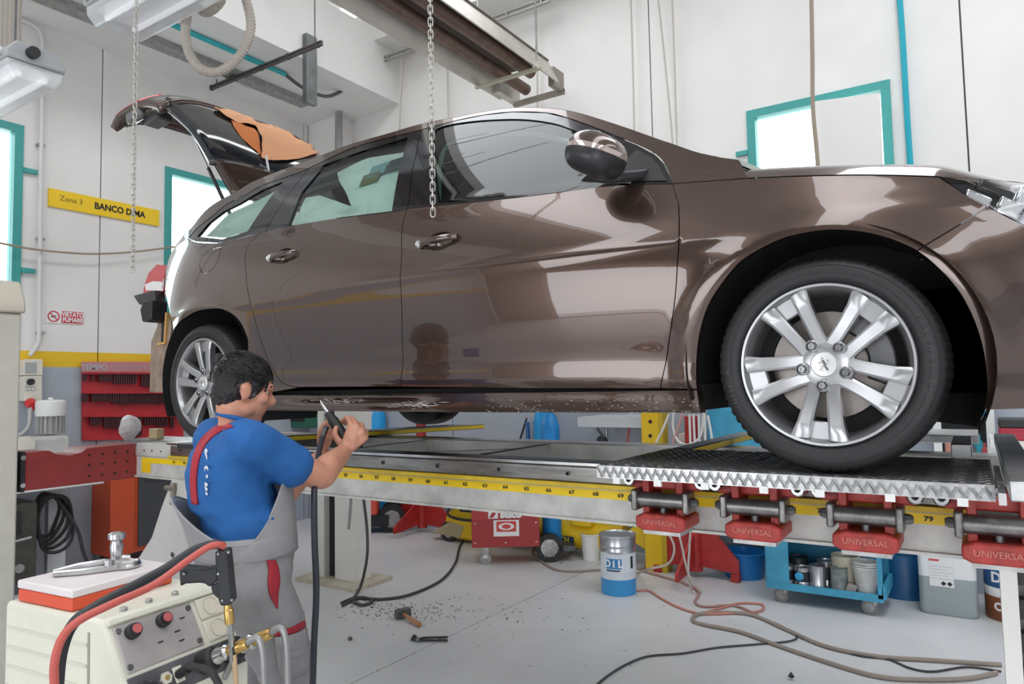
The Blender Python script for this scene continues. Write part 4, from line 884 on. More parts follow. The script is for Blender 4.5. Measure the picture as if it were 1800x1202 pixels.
# t-shirt
b = MB(); back = -FD
rings(b, [(pel + UP * .06 - FD * .0, .165, .125), (pel + UP * .16 - FD * .004, .172, .143), (pel.lerp(chest, .6) - FD * .010, .172, .140), (chest - FD * .012, .178, .134), (chest.lerp(ntop, .45) - FD * .015, .185, .122), (ntop - UP * .055, .135, .095), (ntop - UP * .01, .075, .075)])
for sh, el in ((rsh, rel), (lsh, lel)):
    e2 = sh.lerp(el, .60); limb(b, [ntop - UP * .075, sh - UP * .006, sh.lerp(e2, .5) - UP * .008, e2 - UP * .012], [.07, .072, .071, .074], 18); 
def wr(p): return .004 * noise.noise(V((p.x * 7, p.y * 7, p.z * 16))) + .0035 * noise.noise(V((p.x * 18, p.y * 18, p.z * 30)))
shirt, bvh_s = bake(b, .007, 5, 't_shirt', shirtm, man, wr)
b = MB(); b.tube([ntop + UP * .012 + RD * (.068 * cos(a)) + FD * (.068 * sin(a) + .004) - UP * .02 * sin(a) for a in [2 * pi * i / 24 for i in range(24)]], .008, 8, closed=True); b.build('collar', shirtm, shirt)
# overalls
hipR, hipL = pel + RD * .09 - UP * .05, pel - RD * .09 - UP * .05
knR, knL = at(505, 1215, 2.44), at(452, 1205, 2.66); ftR = V((knR.x - FD.x * .10, knR.y - FD.y * .10, .10)); ftL = V((knL.x - FD.x * .16, knL.y - FD.y * .16, .10))
b = MB(); rings(b, [(pel - UP * .12, .165, .125), (pel - UP * .04, .186, .152), (pel + UP * .05, .185, .158), (pel + UP * .10, .182, .152)])
for hp, kn, ft in ((hipR, knR, ftR), (hipL, knL, ftL)):
    limb(b, [hp, hp.lerp(kn, .45) + FD * .02, kn, kn.lerp(ft, .5) - FD * .01, ft], [.115, .108, .082, .080, .078], 18)
def wr2(p): return .006 * noise.noise(V((p.x * 9, p.y * 9, p.z * 14))) + .003 * noise.noise(p * 30)
trousers, bvh_t = bake(b, .009, 5, 'overalls', greym, man, wr2)
for ft, nm in ((ftR, 'R'), (ftL, 'L')):
    s_ = MB(); s_.loft([[ft * 1 + FD * f_ + RD * (w_ * cos(a)) + UP * (-.1 + max(0, h_ * .5 + h_ * .5 * sin(a))) for a in [2 * pi * i / 14 for i in range(14)]] for f_, w_, h_ in ((-.085, .03, .09), (-.07, .042, .13), (0, .045, .14), (.06, .047, .10), (.13, .046, .07), (.17, .03, .05))]); s_.build('shoe', black, man, smooth=60)
# bib: front high on the chest, low at the hips, high again at the back
def bibtop(t):   # t: angle, 90 deg = front
    return .085 + .27 * max(0, cos(t - pi / 2)) ** 1.6 + .13 * max(0, cos(t + pi / 2 + .25)) ** 2
def bib(u, v):
    t = 2 * pi * u; h = .03 + (bibtop(t) - .03) * v; k = h / .37; c = pel.lerp(chest, min(1, h / max(.01, (chest.z - pel.z)))); c = V((c.x, c.y, pel.z + h))
    lo = .035 * max(0, cos(t + pi / 2 + .25)) ** 2 * v * v
    return c + RD * cos(t) * (.186 + .004 * k) + FD * sin(t) * (.160 + lo + (.008 + .024 * v) * max(0, sin(t)))
bibo = MB().grid(bib, 72, 12).build('bib', greym, trousers, solid=.006, smooth=60)
MB().tube([bib(i / 72, 1.0) for i in range(72)], .0045, 6, closed=True).build('bib_hem', greym, bibo)
MB().tube([bib(i / 72, .12) + V((0, 0, 0)) for i in range(72)], .0035, 6, closed=True).build('waist_seam', mat('seam_grey', (.22, .22, .22), .9), bibo)
def hit(px, py, bv, off=.004):
    d = ray(px, py).normalized(); h_ = bv.ray_cast(CAM, d)
    return (h_[0] - d * off) if h_[0] is not None else None
def ribbon(name, m, parent, bv, left, right, off=.004, sol=.004, n=4):
    L, R2 = spline([(x, y, 0) for x, y in left], n), spline([(x, y, 0) for x, y in right], n); b = MB(); k = 5; ok = []
    for a, c in zip(L, R2):
        row = [hit(a.x + (c.x - a.x) * j / k, a.y + (c.y - a.y) * j / k, bv, off) for j in range(k + 1)]
        if all(q is not None for q in row): ok.append(row)
    if len(ok) < 2: return None
    vs = [q for r in ok for q in r]; b.add(vs, [(i * (k + 1) + j, i * (k + 1) + j + 1, (i + 1) * (k + 1) + j + 1, (i + 1) * (k + 1) + j) for i in range(len(ok) - 1) for j in range(k)])
    return b.build(name, m, parent, solid=sol, smooth=60)
ribbon('red_pocket_zip', redm, trousers, bvh_t, [(469, 985), (472, 1000), (471, 1022), (474, 1045), (486, 1068)], [(484, 984), (490, 1000), (492, 1022), (489, 1045), (488, 1070)])
ribbon('red_pocket_band', redm, trousers, bvh_t, [(476, 1108), (500, 1106), (520, 1099), (539, 1087)], [(477, 1118), (500, 1116), (522, 1110), (541, 1097)])
ribbon('cargo_pocket', greym, trousers, bvh_t, [(482, 1120), (500, 1118), (522, 1112), (540, 1101)], [(492, 1192), (508, 1192), (530, 1186), (546, 1172)], off=.008, sol=.014)
ribbon('pocket_flap', greym, trousers, bvh_t, [(494, 1150), (510, 1148), (524, 1143), (533, 1138)], [(496, 1160), (510, 1158), (526, 1153), (535, 1148)], off=.018, sol=.006)
# red strap over the shoulder and down the back, following the shirt
ribbon('red_strap', redm, trousers, bvh_s, [(402, 743), (380, 749), (357, 768), (342, 795), (336, 825), (335, 855), (338, 885)], [(410, 750), (389, 757), (367, 774), (352, 800), (346, 828), (345, 857), (348, 887)], off=.006, sol=.006)
for i, ch in enumerate('SCE'):
    c0 = hit(362, 800 + i * 30, bvh_s, .004)
    if c0 is not None: text(ch, .05, c0, (RD * .9 + FD * .25 - UP * .1), UP * .95 + RD * .2, paper_white, 'print', shirt, .001, bold=.002)
# tool in his hands and its hose
tool = thing('air_chisel', 'black air chisel held against the sill by the mechanic', 'tool', tuple(t1))
MB().tube([t0 - TD * .008, t0 + TD * .02, t0 + TD * .03, t1 - TD * .02, t1], [.016, .018, .021, .021, .016], 14).build('body', mat('tool_black', (.02, .022, .02), .5, noise_amt=.3), tool)
MB().tube([t0 - TD * .07 + V((0, 0, .004)), t0 - TD * .06, t0 - TD * .008], [.0015, .006, .008], 10).build('chisel', bare, tool)
hp0 = at(573, 762, 2.66); 
MB().cyl(at(572, 752, 2.67), at(562, 786, 2.64), .009, .009, 12).build('hose_fitting', dark_steel, tool)
tag(MB().tube(spline([at(574, 750, 2.68), at(565, 775, 2.64), at(557, 815, 2.5), at(552, 870, 2.36), at(553, 950, 2.3), at(556, 1040, 2.26), at(552, 1130, 2.24), at(549, 1215, 2.26), at(540, 1350, 2.3)], 8), .0105, 10).build('air_hose', mat('hose_dark_blue', (.02, .024, .035), .45)), 'dark hose hanging straight down from the chisel in front of the bench', 'hose')
# ------------------------------------------------------------------ along the left wall
def LW(px, py, d=0.): return onX(px, py, XL + d)
EYv, EZv = V((0, 1, 0)), V((0, 0, 1))
def lwquad(pts, d0, d1, name, m, parent, bevel=0):
    q = [LW(x, y, d0) for x, y in pts]
    return MB().prism([(p.y, p.z) for p in q], (XL + d0, 0, 0), (0, 1, 0), (0, 0, 1), (d1 - d0, 0, 0)).build(name, m, parent, bevel=bevel, smooth=0)
s1 = thing('zone_sign', 'long yellow sign reading BANCO DIMA on the white left wall', 'sign', tuple(LW(85, 380)))
a, b = LW(86, 330, .02), LW(280, 380, .02); y0, y1 = a.y, b.y; z0, z1 = LW(86, 362, .02).z, a.z
MB().bb((XL + .002, y0, z0), (XL + .022, y1, z1)).build('board', mat('sign_yellow', (.88, .58, .01), .4), s1, bevel=.002)
text('Zona 3', .07, (XL + .0235, y0 + .19, (z0 + z1) / 2 + .008), EYv, EZv, mat('thin_ink', (.2, .13, .02), .6), 'thin_lettering', s1, .001)
text('BANCO DIMA', .085, (XL + .0235, y0 + .64, (z0 + z1) / 2), EYv, EZv, ink, 'bold_lettering', s1, .001, bold=.003, sx=.92)
s2 = thing('no_smoking_sign', 'small red and white VIETATO FUMARE sign on the left wall', 'sign', tuple(LW(80, 560)))
a, b = LW(81, 543, .01), LW(147, 571, .01)
MB().bb((XL + .002, a.y, b.z), (XL + .008, b.y, a.z)).build('plate', paper_white, s2); h_ = a.z - b.z; rs = mat('sign_red', (.55, .03, .04), .45)
yc = a.y + h_ * .52; zc = (a.z + b.z) / 2
MB().lathe([(.41 * h_, .008), (.41 * h_, .010), (.33 * h_, .010), (.33 * h_, .008)], (XL, yc, zc), (1, 0, 0), 32, caps=False).build('ring', rs, s2)
MB().box((XL + .0095, yc, zc), (.002, .72 * h_, .07 * h_), Matrix.Rotation(rad(-45), 3, 'X')).build('slash', rs, s2)
MB().box((XL + .009, yc, zc), (.002, .4 * h_, .06 * h_), Matrix.Rotation(rad(20), 3, 'X')).build('cigarette', ink, s2)
MB().bb((XL + .008, a.y + h_ * 1.05, b.z + .06 * h_), (XL + .010, b.y - .005, a.z - .06 * h_)).build('red_field', rs, s2)
for t_, dz in (('VIETATO', .2), ('FUMARE', -.2)): text(t_, .46 * h_, (XL + .0105, (a.y + h_ * 1.05 + b.y) / 2, zc + dz * h_), EYv, EZv, paper_white, 'lettering', s2, .001, bold=.002, sx=.82)
cond = thing('conduit', 'white vertical conduit pipe on the left wall beside the teal window', 'pipe', tuple(LW(70, 640)))
cpt = [LW(30, 32, .05), LW(55, 42, .05), LW(70, 55, .05), LW(75, 75, .05), LW(75, 130, .05), LW(72, 300, .05), LW(70, 470, .05), LW(69, 585, .05), LW(66, 605, .05), LW(52, 625, .05)]
MB().tube(spline(cpt, 5), .018, 10).build('pipe', mat('pvc_grey', (.66, .66, .64), .5), cond)
for py in (255, 420, 585): p = LW(71, py, .03); MB().box(p, (.05, .06, .02)).build('clip', grey_plastic, cond)
eb = thing('switch_box', 'cream wall switch box with red socket at the left', 'electrical box', tuple(LW(50, 705)))
cr = mat('cream_plastic', (.68, .65, .56), .45)
lwquad([(33, 632), (66, 632), (66, 660), (33, 660)], .0, .10, 'meter_box', cr, eb, .006); lwquad([(44, 637), (64, 637), (64, 656), (44, 656)], .1, .104, 'meter_window', mat('smoky_window', (.35, .37, .37), .15), eb)
lwquad([(33, 661), (64, 661), (64, 705), (33, 705)], .0, .11, 'switch_body', cr, eb, .006)
p = LW(53, 671, .12); MB().cyl(p, p + V((.025, 0, 0)), .028, n=16).build('rotary_knob', black, eb); lwquad([(43, 680), (62, 680), (62, 687), (43, 687)], .11, .114, 'indicator_panel', mat('grey_lab', (.45, .45, .45), .5), eb)
for k in (46, 52, 58): p = LW(k, 683.5, .114); MB().cyl(p, p + V((.004, 0, 0)), .009, n=10).build('indicator', paper_white, eb)
p = LW(53, 708, .1); MB().cyl(p, p + V((.07, 0, -.03)), .045, .04, 18).build('red_socket', mat('socket_red', (.6, .03, .03), .4), eb)
MB().tube(spline([LW(53, 714, .15), LW(53, 735, .15), LW(50, 750, .15), LW(38, 763, .15), LW(20, 768, .16)], 5), .018, 10).build('cable', mat('grey_cable', (.5, .5, .48), .5), eb)
tag(MB().tube(spline([LW(-40, 415, .1), LW(0, 427, .1), LW(60, 438, .09), LW(120, 444, .09), LW(170, 446, .09), LW(230, 443, .09), LW(305, 434, .09), LW(350, 428, .1)], 6), .009, 8).build('sagging_cable', mat('tan_cable', (.35, .27, .19), .6)), 'thin brown cable sagging across the left wall', 'cable')
# red tool board with hooks
tb = thing('tool_board', 'red tool board with three ledges of pull hooks on the left wall', 'tool board', tuple(LW(143, 775)))
boardm = mat('board_red', (.52, .03, .04), .4, noise_amt=.15)
lwquad([(143, 637), (320, 637), (320, 770), (143, 774)], .005, .03, 'back_panel', boardm, tb)
lwquad([(143, 636), (320, 636), (320, 655), (143, 654)], .03, .06, 'header', mat('header_pink', (.55, .22, .23), .4), tb)
text('TEMPO', .075, LW(166, 646, .062), EYv, EZv, mat('header_grey', (.40, .42, .45), .5), 'lettering', tb, .001, bold=.003)
text('DI ESPOSIZIONE PER', .05, LW(236, 646, .062), EYv, EZv, MATS['header_grey'], 'lettering', tb, .001)
for py in (655, 689, 730): lwquad([(143, py), (322, py), (322, py + 2.5), (143, py + 2.5)], .03, .09, 'ledge', boardm, tb)
hookm = mat('dark_tool_steel', (.10, .04, .045), .4, .5)
hk = MB().box((0, 0, -.5), (.02, .016, 1)).build('pull_hook', hookm, bevel=0); hk0 = hk; n_h = 0
for py, segs in ((658, ((146, 152, 12), (163, 167, 12), (175, 198, 13), (201, 240, 17), (250, 281, 22))), (692, ((145, 154, 14), (162, 198, 14), (199, 300, 18))), (733, ((160, 180, 14), (184, 224, 19), (231, 248, 34), (255, 272, 14), (276, 296, 17), (300, 308, 20)))):
    for x0, x1, ln in segs:
        x = x0
        while x <= x1:
            p, q2 = LW(x, py, .06), LW(x, py + ln * random.uniform(.92, 1.05), .06); h = hk0 if n_h == 0 else hk0.copy()
            if n_h: C.objects.link(h)
            h.location = p; h.scale = (1, 1, p.z - q2.z); tag(h, 'dark steel pull hook in the %s row of the red tool board' % {658: 'top', 692: 'middle', 733: 'bottom'}[py], 'hook', 'pull hooks in the %s row' % {658: 'top', 692: 'middle', 733: 'bottom'}[py]); n_h += 1; x += 4.1
mo = thing('pump_motor', 'white finned electric motor standing on the grey tank', 'motor', tuple(LW(88, 762, .3)))
p = onX(88, 762, XL + .3); 
MB().lathe([(.085, .0), (.085, .17)], p, (0, 0, 1), 20).build('housing', mat('motor_grey', (.42, .42, .40), .5), mo); MB().lathe([(.108, .15), (.112, .17), (.112, .27), (.10, .285), (.02, .29), (.02, .31)], p, (0, 0, 1), 28).build('cowl', white_plastic, mo)
for i in range(18): a_ = 2 * pi * i / 18; MB().box(p + V((cos(a_) * .095, sin(a_) * .095, .08)), (.03, .006, .15), Matrix.Rotation(a_, 3, 'Z')).build('fin', MATS['motor_grey'], mo)
sh = thing('wall_shelf', 'small white shelf on a post under the grey tank at the left', 'shelf', (XL + .3, 3.0, 0))
p0, p1 = onX(40, 850, XL + .3), onX(150, 850, XL + .3); zt = p0.z
MB().bb((XL + .02, p0.y - .25, zt - .04), (XL + .62, p1.y, zt)).build('board', white_plastic, sh, bevel=.005); pl_ = onX(100, 900, XL + .35); MB().bb((XL + .3, pl_.y - .07, 0), (XL + .36, pl_.y + .07, zt - .04)).build('post', mat('pale_grey', (.62, .63, .65), .6), sh)
tk = thing('hydraulic_tank', 'grey metal tank lying on the small shelf at the left', 'tank', (XL + .3, 3.0, zt))
zt2 = onX(88, 764, XL + .3).z; MB().bb((XL + .1, p0.y - .15, zt + .001), (XL + .5, p1.y - .22, zt2 - .002)).build('body', mat('tank_grey', (.55, .54, .52), .5, noise_amt=.15), tk, bevel=.03)
c0 = onX(42, 782, XL + .52); MB().lathe([(.07, 0), (.07, .03), (.03, .035)], c0, (1, 0, 0), 20).build('end_cap', cr, tk)
oc = thing('tool_cabinet', 'orange tool cabinet with a dark front against the left wall', 'cabinet', (-6.75, 3.9, 0))
MB().bb((-6.94, 3.40, .10), (-6.60, 3.62, .98)).build('side', orange, oc, bevel=.006); MB().bb((-6.94, 3.625, .10), (-6.62, 4.5, .98)).build('carcass', orange, oc, bevel=.006)
MB().bb((-6.62, 3.66, .15), (-6.60, 4.47, .96)).build('door', mat('charcoal_paint', (.06, .065, .075), .45), oc, bevel=.004); MB().bb((-6.6, 3.72, .75), (-6.585, 4.1, .80)).build('handle', dark_steel, oc)
for y in (3.5, 4.4):
    for x in (-6.88, -6.68): MB().cyl((x, y - .02, .05), (x, y + .02, .05), .05, n=16).build('caster', black, oc)
dw = thing('old_welder', 'dark boxy welder with coiled black cables at the far left', 'welder', (-6.6, 2.62, 0))
dm = mat('grimy_green_metal', (.10, .10, .085), .5, .4, noise_amt=.4)
MB().bb((-6.85, 2.3, .1), (-6.4, 2.72, .72)).build('case', dm, dw, bevel=.01); MB().bb((-6.395, 2.45, .48), (-6.385, 2.6, .66)).build('vent_panel', black, dw); MB().cyl((-6.39, 2.58, .22), (-6.35, 2.58, .22), .035, n=14).build('socket', steel, dw)
MB().tube([(-6.39, 2.35, .42), (-6.34, 2.37, .42), (-6.34, 2.65, .45), (-6.39, 2.67, .45)], .012).build('handle', steel, dw)
for y in (2.36, 2.66): MB().cyl((-6.45, y - .025, .06), (-6.45, y + .025, .06), .06, n=18).build('wheel', rubber, dw)
for k in range(5):
    b = MB(); r0 = .14 + .012 * k; c0 = V((-6.55 + .02 * k, 2.84 + .012 * k, .58 - .02 * k)); b.tube([c0 + V((.03 * sin(3 * a_ + k), r0 * cos(a_) * .75, r0 * 1.25 * sin(a_))) for a_ in [2 * pi * i / 28 for i in range(28)]], .014, 7, closed=True); b.build('cable_coil', rubber, dw)
MB().tube(spline([(-6.5, 2.9, .72), (-6.4, 3.02, .45), (-6.3, 3.05, .2), (-6.2, 3.15, .03), (-6.0, 3.3, .015)], 6), .014, 8).build('cable', rubber, dw)
tag(MB().tube(spline([onZ(x, y, .012) for x, y in ((95, 985), (140, 998), (185, 995), (235, 993), (275, 990))], 6), .01, 7).build('floor_cable', rubber), 'black cable on the floor before the orange cabinet', 'cable')
bag = MB(); cpos = LW(232, 768, .4); bag.sphere(cpos + V((0, 0, -.01)), .07, (.8, .9, 1.25), 14, 10); 
for i, v_ in enumerate(bag.v): bag.v[i] = v_ + V((noise.noise(v_ * 14), noise.noise(v_ * 17 + V((3, 0, 0))), noise.noise(v_ * 15))) * .022
# items on the bench end seen against the board
c0 = onY(228, 768, 2.40); off = c0 - cpos; bag.v = [v_ + off for v_ in bag.v]; mz = min(v_.z for v_ in bag.v); bag.v = [v_ + V((0, 0, 1.2885 - mz)) for v_ in bag.v]
tag(bag.build('plastic_bag', mat('clear_bag', (.75, .72, .74), .25, alpha=.75), smooth=20), 'crumpled clear plastic bag on the left end of the bench', 'bag')
for k in (0,):
    c0 = onY(275, 763, 2.44); tag(MB().box((c0.x, c0.y, 1.297 + .032), (.085, .05, .062)).build('wooden_block', mat('beech', (.62, .47, .28), .6, noise_amt=.15), bevel=.004), 'small pale wooden block on the left end of the bench', 'block')
MB().bb((-4.42, 2.352, 1.2885), (-3.4, 2.62, 1.297)).build('end_deck', steel, bench)
# ------------------------------------------------------------------ along the back wall, seen below the bench
def wheelset(mb_parent, name, c, r, w_, m=rubber, hub=steel, axis=(0, 1, 0)):
    o = MB().lathe([(r * .6, 0), (r, 0), (r, w_), (r * .6, w_)], c, axis, 24, caps=False).build(name, m, mb_parent); MB().lathe([(.01, -.004), (r * .62, 0), (r * .62, w_), (.01, w_ + .004)], c, axis, 24).build('hub', hub, o); return o
ct = thing('red_compressor', 'orange-red wheeled machine behind the white lift column', 'machine', (-5.65, 5.7, 0))
MB().bb((-6.1, 5.55, .20), (-5.62, 5.95, 1.0)).build('case', mat('coral_red', (.70, .09, .05), .4, noise_amt=.08), ct, bevel=.02); MB().lathe([(.075, 0), (.075, -.004), (.06, -.004)], (-5.78, 5.548, .52), (0, 1, 0), 24).build('badge', mat('coral_light', (.75, .25, .2), .5), ct)
MB().bb((-6.1, 5.56, .08), (-5.5, 5.92, .2)).build('chassis', black, ct); wheelset(ct, 'wheel', (-5.47, 5.58, .15), .15, .06); wheelset(ct, 'wheel', (-5.47, 5.86, .15), .15, .06)
for k in range(4): MB().tube(spline([(-5.55, 5.62 + .03 * k, .9), (-5.46, 5.6 + .03 * k, .7), (-5.4 + .01 * k, 5.62, .5), (-5.45, 5.66, .33)], 5), .012, 7).build('hose', mat('dark_blue_hose', (.02, .07, .14), .5), ct)
def stand(name, lab, pc, hw, hcol, group=None):
    o = thing(name, lab, 'stand', pc); x, y, _ = pc; rm = red
    MB().cyl((x, y, .05), (x, y, hcol), .055, n=18).build('column', rm, o)
    for s in (-1, 1):
        MB().prism([(s * .05, .09), (s * .05, .46), (s * .16, .38), (s * hw, .16), (s * hw, .06)], (x, y - .012, 0), (1, 0, 0), (0, 0, 1), (0, .024, 0)).build('gusset', rm, o); MB().box((x + s * (hw - .03), y, .03), (.07, .07, .06)).build('foot', rm, o, bevel=.006)
    MB().prism([(-.05, .09), (-.05, .36), (-.45, .12), (-.45, .06)], (x - .012, y, 0), (0, 1, 0), (0, 0, 1), (.024, 0, 0)).build('gusset', rm, o); return o
stand('red_stand', 'red column stand with triangular feet left of the red welder', (-5.15, 6.0, 0), .42, 1.25); stand('red_stand', 'red column stand with triangular feet right of the paint pail', (-1.98, 5.70, 0), .35, 1.3)
# yellow hydraulic ram trolley
_n0 = len(C.objects)
rm_ = thing('yellow_ram', 'long yellow hydraulic pulling ram on wheels against the back wall', 'hydraulic ram', (-3.5, 6.0, 0)); 
MB().cyl((-4.45, 6.0, .36), (-2.75, 6.0, .36), .13, n=24).build('cylinder', yellow, rm_); MB().prism([(-4.75, .22), (-4.5, .2), (-4.1, .2), (-4.1, .55), (-4.5, .58), (-4.68, .45)], (0, 5.86, 0), (1, 0, 0), (0, 0, 1), (0, .25, 0)).build('head', yellow, rm_, bevel=.03)
MB().prism([(-4.88, .24), (-4.5, .22), (-4.45, .34), (-4.62, .38)], (0, 5.85, 0), (1, 0, 0), (0, 0, 1), (0, .2, 0)).build('nose_plate', mat('worn_grey_yellow', (.45, .38, .22), .5), rm_, bevel=.01)
wheelset(rm_, 'caster', (-4.66, 5.86, .1), .1, .05); MB().tube(spline([(-4.62, 5.84, .52), (-4.6, 5.8, .45), (-4.4, 5.8, .42), (-4.1, 5.8, .45), (-4.05, 5.82, .53), (-4.3, 5.83, .56), (-4.62, 5.84, .52)], 5), .014, 8).build('handle_loop', black, rm_); MB().bb((-4.45, 5.78, .5), (-4.05, 5.85, .6)).build('valve_block', black, rm_, bevel=.01)
MB().bb((-3.22, 5.86, .46), (-3.02, 6.1, .56)).build('top_block', yellow, rm_, bevel=.01); MB().prism([(-2.72, .42), (-2.55, .56), (-2.18, .58), (-2.18, .34), (-2.35, .14), (-2.45, .14), (-2.5, .3)], (0, 5.9, 0), (1, 0, 0), (0, 0, 1), (0, .03, 0)).build('pivot_plate', yellow, rm_, bevel=.004); MB().cyl((-2.4, 5.88, .24), (-2.4, 5.96, .24), .03, n=16).build('pin', steel, rm_)
MB().bb((-3.55, 5.862, .29), (-3.2, 5.868, .36)).build('name_plate', mat('navy_label', (.02, .04, .10), .5), rm_); text('BENCH', .07, (-3.36, 5.86, .325), (1, 0, 0), EZv, tapem, 'lettering', rm_, .002, bold=.002)
MB().bb((-2.9, 5.92, .17), (-2.7, 6.08, .30)).build('support', dark_steel, rm_)
for o in rm_.children: o.location = (.06, -.10, -.17)
for o in rm_.children:
    if o.name.startswith('caster'): o.location.z = 0
# red welding machine with gas bottle
sm = thing('welding_machine', 'red welding machine with white logo and casters under the bench', 'welder', (-3.75, 5.5, 0)); sr = mat('welder_red', (.42, .035, .03), .4, noise_amt=.1)
MB().bb((-4.02, 5.33, .16), (-3.42, 5.75, .80)).build('case', sr, sm, bevel=.006); MB().bb((-4.018, 5.326, .16), (-3.422, 5.332, .405)).build('lower_panel', mat('welder_red_dark', (.34, .025, .025), .42), sm)
text('selco', .09, (-3.67, 5.325, .445), (1, 0, 0), EZv, paper_white, 'logo_lettering', sm, .002, bold=.006); MB().bb((-3.87, 5.3265, .41), (-3.785, 5.3285, .49)).build('logo_block', paper_white, sm); MB().prism([(-3.865, .418), (-3.828, .418), (-3.805, .45), (-3.805, .484), (-3.83, .484), (-3.842, .45)], (0, 5.325, 0), (1, 0, 0), (0, 0, 1), (0, .001, 0)).build('logo_figure', sr, sm)
MB().bb((-3.825, 5.3225, .255), (-3.60, 5.3255, .395)).build('sticker', paper_white, sm); MB().bb((-3.80, 5.3205, .295), (-3.625, 5.322, .385)).build('sticker_field', mat('sticker_red', (.6, .06, .05), .5), sm); MB().sphere((-3.712, 5.32, .34), .07, (1, .02, .45), 20, 10).build('sticker_eye', paper_white, sm); MB().sphere((-3.712, 5.3185, .34), .04, (1, .02, .5), 20, 10).build('sticker_iris', MATS['sticker_red'], sm)
for x, z in ((-3.99, .37), (-3.45, .37), (-3.99, .2), (-3.72, .2), (-3.45, .2)): MB().cyl((x, 5.322, z), (x, 5.33, z), .007, n=8).build('screw', bare, sm)
MB().box((-3.9, 5.4, .125), (.05, .05, .07)).build('caster_fork', steel, sm); wheelset(sm, 'caster', (-3.9, 5.385, .05), .05, .035, grey_plastic); wheelset(sm, 'wheel', (-3.33, 5.40, .125), .125, .05); MB().bb((-3.44, 5.4, .1), (-3.1, 5.7, .14)).build('tray', dark_steel, sm)
for i in range(6): a_ = pi * i / 3; MB().box(V((-3.33, 5.394, .125)) + V((cos(a_), 0, sin(a_))) * .05, (.07, .006, .008), Matrix.Rotation(-a_, 3, 'Y')).build('wheel_spoke', grey_plastic, sm)
sm.rotation_euler = (0, 0, rad(34)); sm.location = (-3.66, 5.37, 0); ct.rotation_euler = (0, 0, rad(40)); ct.location = (-5.63, 5.78, 0)
gb = tag(MB().lathe([(.0, 0), (.085, .0), (.088, .02), (.088, 1.05), (.06, 1.15), (.025, 1.18), (.025, 1.25)], (-3.66 + .46 * cos(rad(34)) - .09 * sin(rad(34)), 5.37 + .46 * sin(rad(34)) + .09 * cos(rad(34)), .142), (0, 0, 1), 24).build('gas_bottle', mat('bottle_blue', (.01, .23, .60), .35)), 'blue gas bottle standing on the red welder tray', 'gas bottle')
tag(MB().lathe([(.075, 0), (.09, .22), (.095, .225), (.095, .235), (.085, .235), (.07, .01)], onZ(1040, 983) , (0, 0, 1), 24).build('white_bucket', white_plastic), 'small white bucket just left of the paint pail', 'bucket')
# paint pail
pc = onZ(1088, 1040); pa = thing('paint_pail', 'tall silver and blue paint pail standing on the floor in the centre', 'pail', tuple(pc)); tin = mat('tin_plate', (.55, .56, .58), .28, .85, noise_amt=.25)
MB().lathe([(.128, 0), (.132, .004), (.132, .10), (.134, .105), (.134, .12)], pc, (0, 0, 1), 40).build('blue_band', mat('pail_blue', (.04, .30, .62), .35), pa); MB().lathe([(.134, .12), (.134, .17), (.136, .175), (.134, .18), (.134, .31)], pc, (0, 0, 1), 40, caps=False).build('label_wrap', mat('label_pale', (.66, .70, .75), .4), pa)
MB().lathe([(.134, .31), (.137, .315), (.134, .32), (.134, .355), (.138, .36), (.136, .365), (.138, .42), (.142, .425), (.142, .438), (.136, .44), (.13, .432), (0, .432)], pc, (0, 0, 1), 40, caps=False).build('lid', tin, pa)
vw = (V((0, 0, CAMH)) - pc); vw.z = 0; vw.normalize(); sdir = V((-vw.y, vw.x, 0))
def curved(s_, size, z, a0, m, r=.1352, bold=.003):
    n = len(s_)
    for i, ch in enumerate(s_):
        a_ = a0 + (i - (n - 1) / 2) * size * .66 / r; nn = vw * cos(a_) + sdir * sin(a_); text(ch, size, pc + nn * r + V((0, 0, z)), V((-nn.y, nn.x, 0)), EZv, m, 'lettering', pa, .001, bold=bold)
b = MB(); b.grid(lambda u, v: pc + (vw * cos(-.75 + .95 * u) + sdir * sin(-.75 + .95 * u)) * .1347 + V((0, 0, .20 + .075 * v)), 10, 2); b.build('logo_field', mat('logo_blue', (.03, .22, .5), .4), pa); curved('DiL', .075, .237, -.25, paper_white); b = MB(); b.grid(lambda u, v: pc + (vw * cos(-.7 + .8 * u) + sdir * sin(-.7 + .8 * u)) * .1347 + V((0, 0, .182 + .012 * v)), 10, 1); b.build('logo_bar', mat('logo_navy', (.03, .05, .1), .5), pa)
b = MB(); b.grid(lambda u, v: pc + (vw * cos(.75 + .18 * u) + sdir * sin(.75 + .18 * u)) * .1347 + V((0, 0, .20 + .09 * v)), 3, 2); b.build('label_mark', ink, pa)
# blue bench cabinet, tub, trolley, canister, drum
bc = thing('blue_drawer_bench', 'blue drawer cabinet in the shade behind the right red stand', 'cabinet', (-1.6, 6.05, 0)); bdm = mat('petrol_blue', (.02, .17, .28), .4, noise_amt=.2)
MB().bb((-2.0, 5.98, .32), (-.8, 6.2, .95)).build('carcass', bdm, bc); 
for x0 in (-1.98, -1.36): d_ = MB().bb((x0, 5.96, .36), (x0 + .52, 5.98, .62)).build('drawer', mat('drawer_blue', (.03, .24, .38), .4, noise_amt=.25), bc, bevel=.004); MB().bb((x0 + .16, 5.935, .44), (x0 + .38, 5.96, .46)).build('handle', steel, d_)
for x in (-1.95, -.85): MB().bb((x - .03, 6.0, 0), (x + .03, 6.1, .32)).build('leg', bdm, bc)
pc2 = onZ(1309, 1012); tubo = MB().lathe([(.0, .002), (.15, 0), (.165, .19), (.178, .195), (.178, .205), (.155, .205), (.14, .02), (0, .02)], pc2, (0, 0, 1), 32, caps=False).build('blue_tub', mat('tub_blue', (.01, .17, .48), .4)); tag(tubo, 'round blue tub on the floor under the blue drawers', 'tub')
